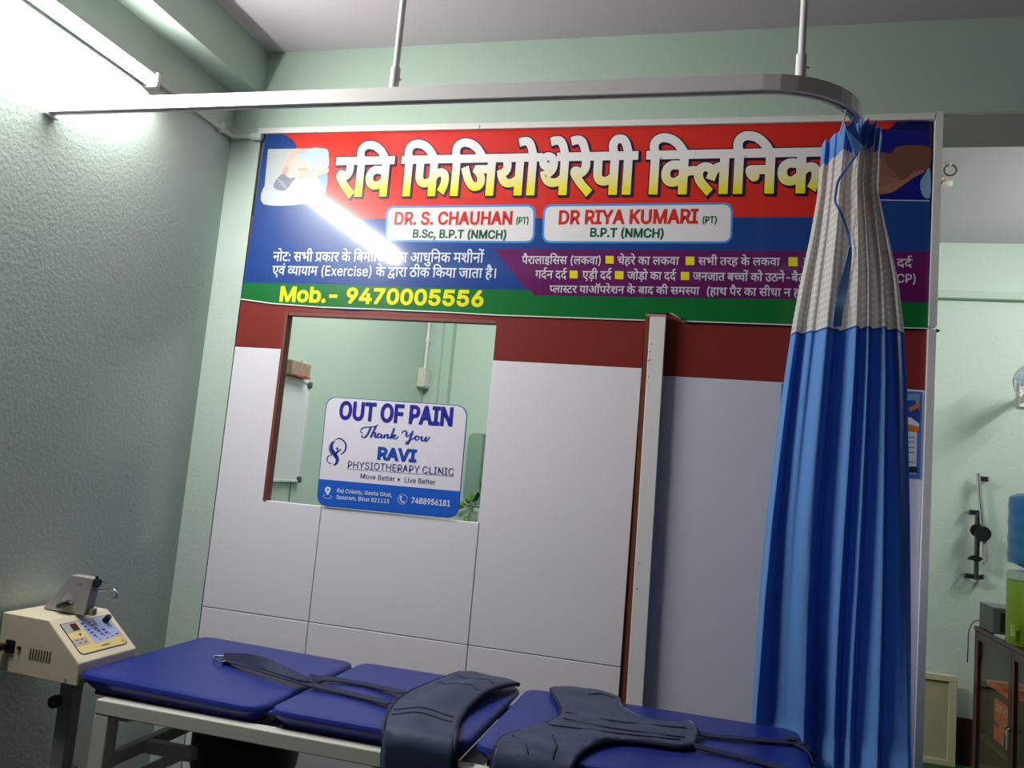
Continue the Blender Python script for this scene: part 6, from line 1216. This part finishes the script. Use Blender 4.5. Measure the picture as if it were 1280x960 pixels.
# wall fan, only its guard rim in view
fc = on(1296, 478, 1, 2.12); fR = fc.x - on(1267.5, 478, 1, 2.12).x
fn = thing('wall_fan', (fc.x, YB, fc.z), 'wall fan with a round wire guard at the right edge', 'fan')
gd = MB(); fax = Vector((-0.25, -0.97, 0)).normalized(); fu = fax.cross(Vector((0, 0, 1))).normalized(); fw = fu.cross(fax)
def ringp(r, off, n=40): return [fc + fax * off + (fu * cos(2 * pi * k / n) + fw * sin(2 * pi * k / n)) * r for k in range(n)]
gd.tube(ringp(fR, 0.0), 0.0035, 8, closed=True); gd.tube(ringp(fR * 0.72, 0.030), 0.0016, 6, closed=True); gd.tube(ringp(fR * 0.4, 0.038), 0.0016, 6, closed=True)
gd.tube(ringp(fR * 0.96, -0.03), 0.0025, 6, closed=True); gd.tube(ringp(fR * 0.6, -0.055), 0.0016, 6, closed=True)
for i in range(28):
    a = 2 * pi * i / 28; r_ = fu * cos(a) + fw * sin(a)
    gd.tube([fc + fax * 0.04 + r_ * fR * 0.18, fc + fax * 0.032 + r_ * fR * 0.65, fc + r_ * fR, fc - fax * 0.03 + r_ * fR * 0.96, fc - fax * 0.06 + r_ * fR * 0.35], 0.0012, 5)
gd.build('wire_guard', mat('pale_wire', srgb(190, 192, 190), 0.35), fn, smooth=True)
MB().tube([fc + fax * 0.036, fc + fax * 0.044], fR * 0.2, 20).build('badge', WHITEPL, fn)
MB().tube([fc - fax * 0.055, fc - fax * 0.16], [fR * 0.34, fR * 0.26], 20).build('motor', WHITEPL, fn, smooth=True)
for i in range(3):
    a = 2 * pi * i / 3 + 0.4; r_ = fu * cos(a) + fw * sin(a); s_ = fax.cross(r_)
    m_ = MB(); pts = [fc + r_ * fR * 0.12 - s_ * 0.02, fc + r_ * fR * 0.5 - s_ * 0.055 - fax * 0.012, fc + r_ * fR * 0.86 - s_ * 0.05 - fax * 0.015, fc + r_ * fR * 0.9 + s_ * 0.03 + fax * 0.012, fc + r_ * fR * 0.5 + s_ * 0.05 + fax * 0.014, fc + r_ * fR * 0.12 + s_ * 0.02]
    m_.prism(pts, fax * 0.002); m_.build('blade', mat('fan_blade', srgb(150, 170, 190), 0.4), fn)
mt = fc - fax * 0.15
MB().tube([mt, Vector((mt.x, YB - 0.03, mt.z - 0.05)), Vector((mt.x, YB - 0.001, mt.z - 0.05))], 0.02, 12).build('wall_arm', WHITEPL, fn, smooth=True)
MB().box(mt.x - 0.02, mt.x + 0.07, YB - 0.02, YB - 0.0005, mt.z - 0.10, mt.z + 0.05).build('wall_plate', WHITEPL, fn, bevel=0.004)
# ceiling hook and lamp holder of the rear room
hp_ = on(1188, 207, 2, ZC - 0.012)
ch = thing('ceiling_hook', (hp_.x, hp_.y, ZC), 'steel ring hook in the rear room ceiling', 'hook')
rp_ = [Vector((hp_.x + 0.026 * cos(2 * pi * k / 24), hp_.y, ZC - 0.034 + 0.026 * sin(2 * pi * k / 24))) for k in range(24)]
MB().tube(rp_, 0.004, 8, closed=True).build('ring', STEELD, ch, smooth=True)
MB().tube([(hp_.x, hp_.y, ZC - 0.012), (hp_.x, hp_.y, ZC - 0.0005)], 0.006, 8).build('stem', WHITEPL, ch, smooth=True)
lp = on(1171, 222, 2, ZC)
lh = thing('lamp_holder', (lp.x, lp.y, ZC), 'small brown lamp holder with white cap on the rear ceiling', 'lamp holder')
MB().lathe([(0.035, ZC - 0.0005), (0.035, ZC - 0.012), (0.022, ZC - 0.030), (0.016, ZC - 0.034)], (lp.x, lp.y, 0), 20).build('rose', mat('brown_bakelite', srgb(140, 96, 66), 0.4), lh, smooth=True)
MB().lathe([(0.013, 0), (0.016, 0.014), (0.016, 0.034), (0.010, 0.044)], (lp.x + 0.024, lp.y, ZC - 0.030), 16, 'x').build('cap', mat('cap_white', srgb(232, 226, 214), 0.35), lh, smooth=True)
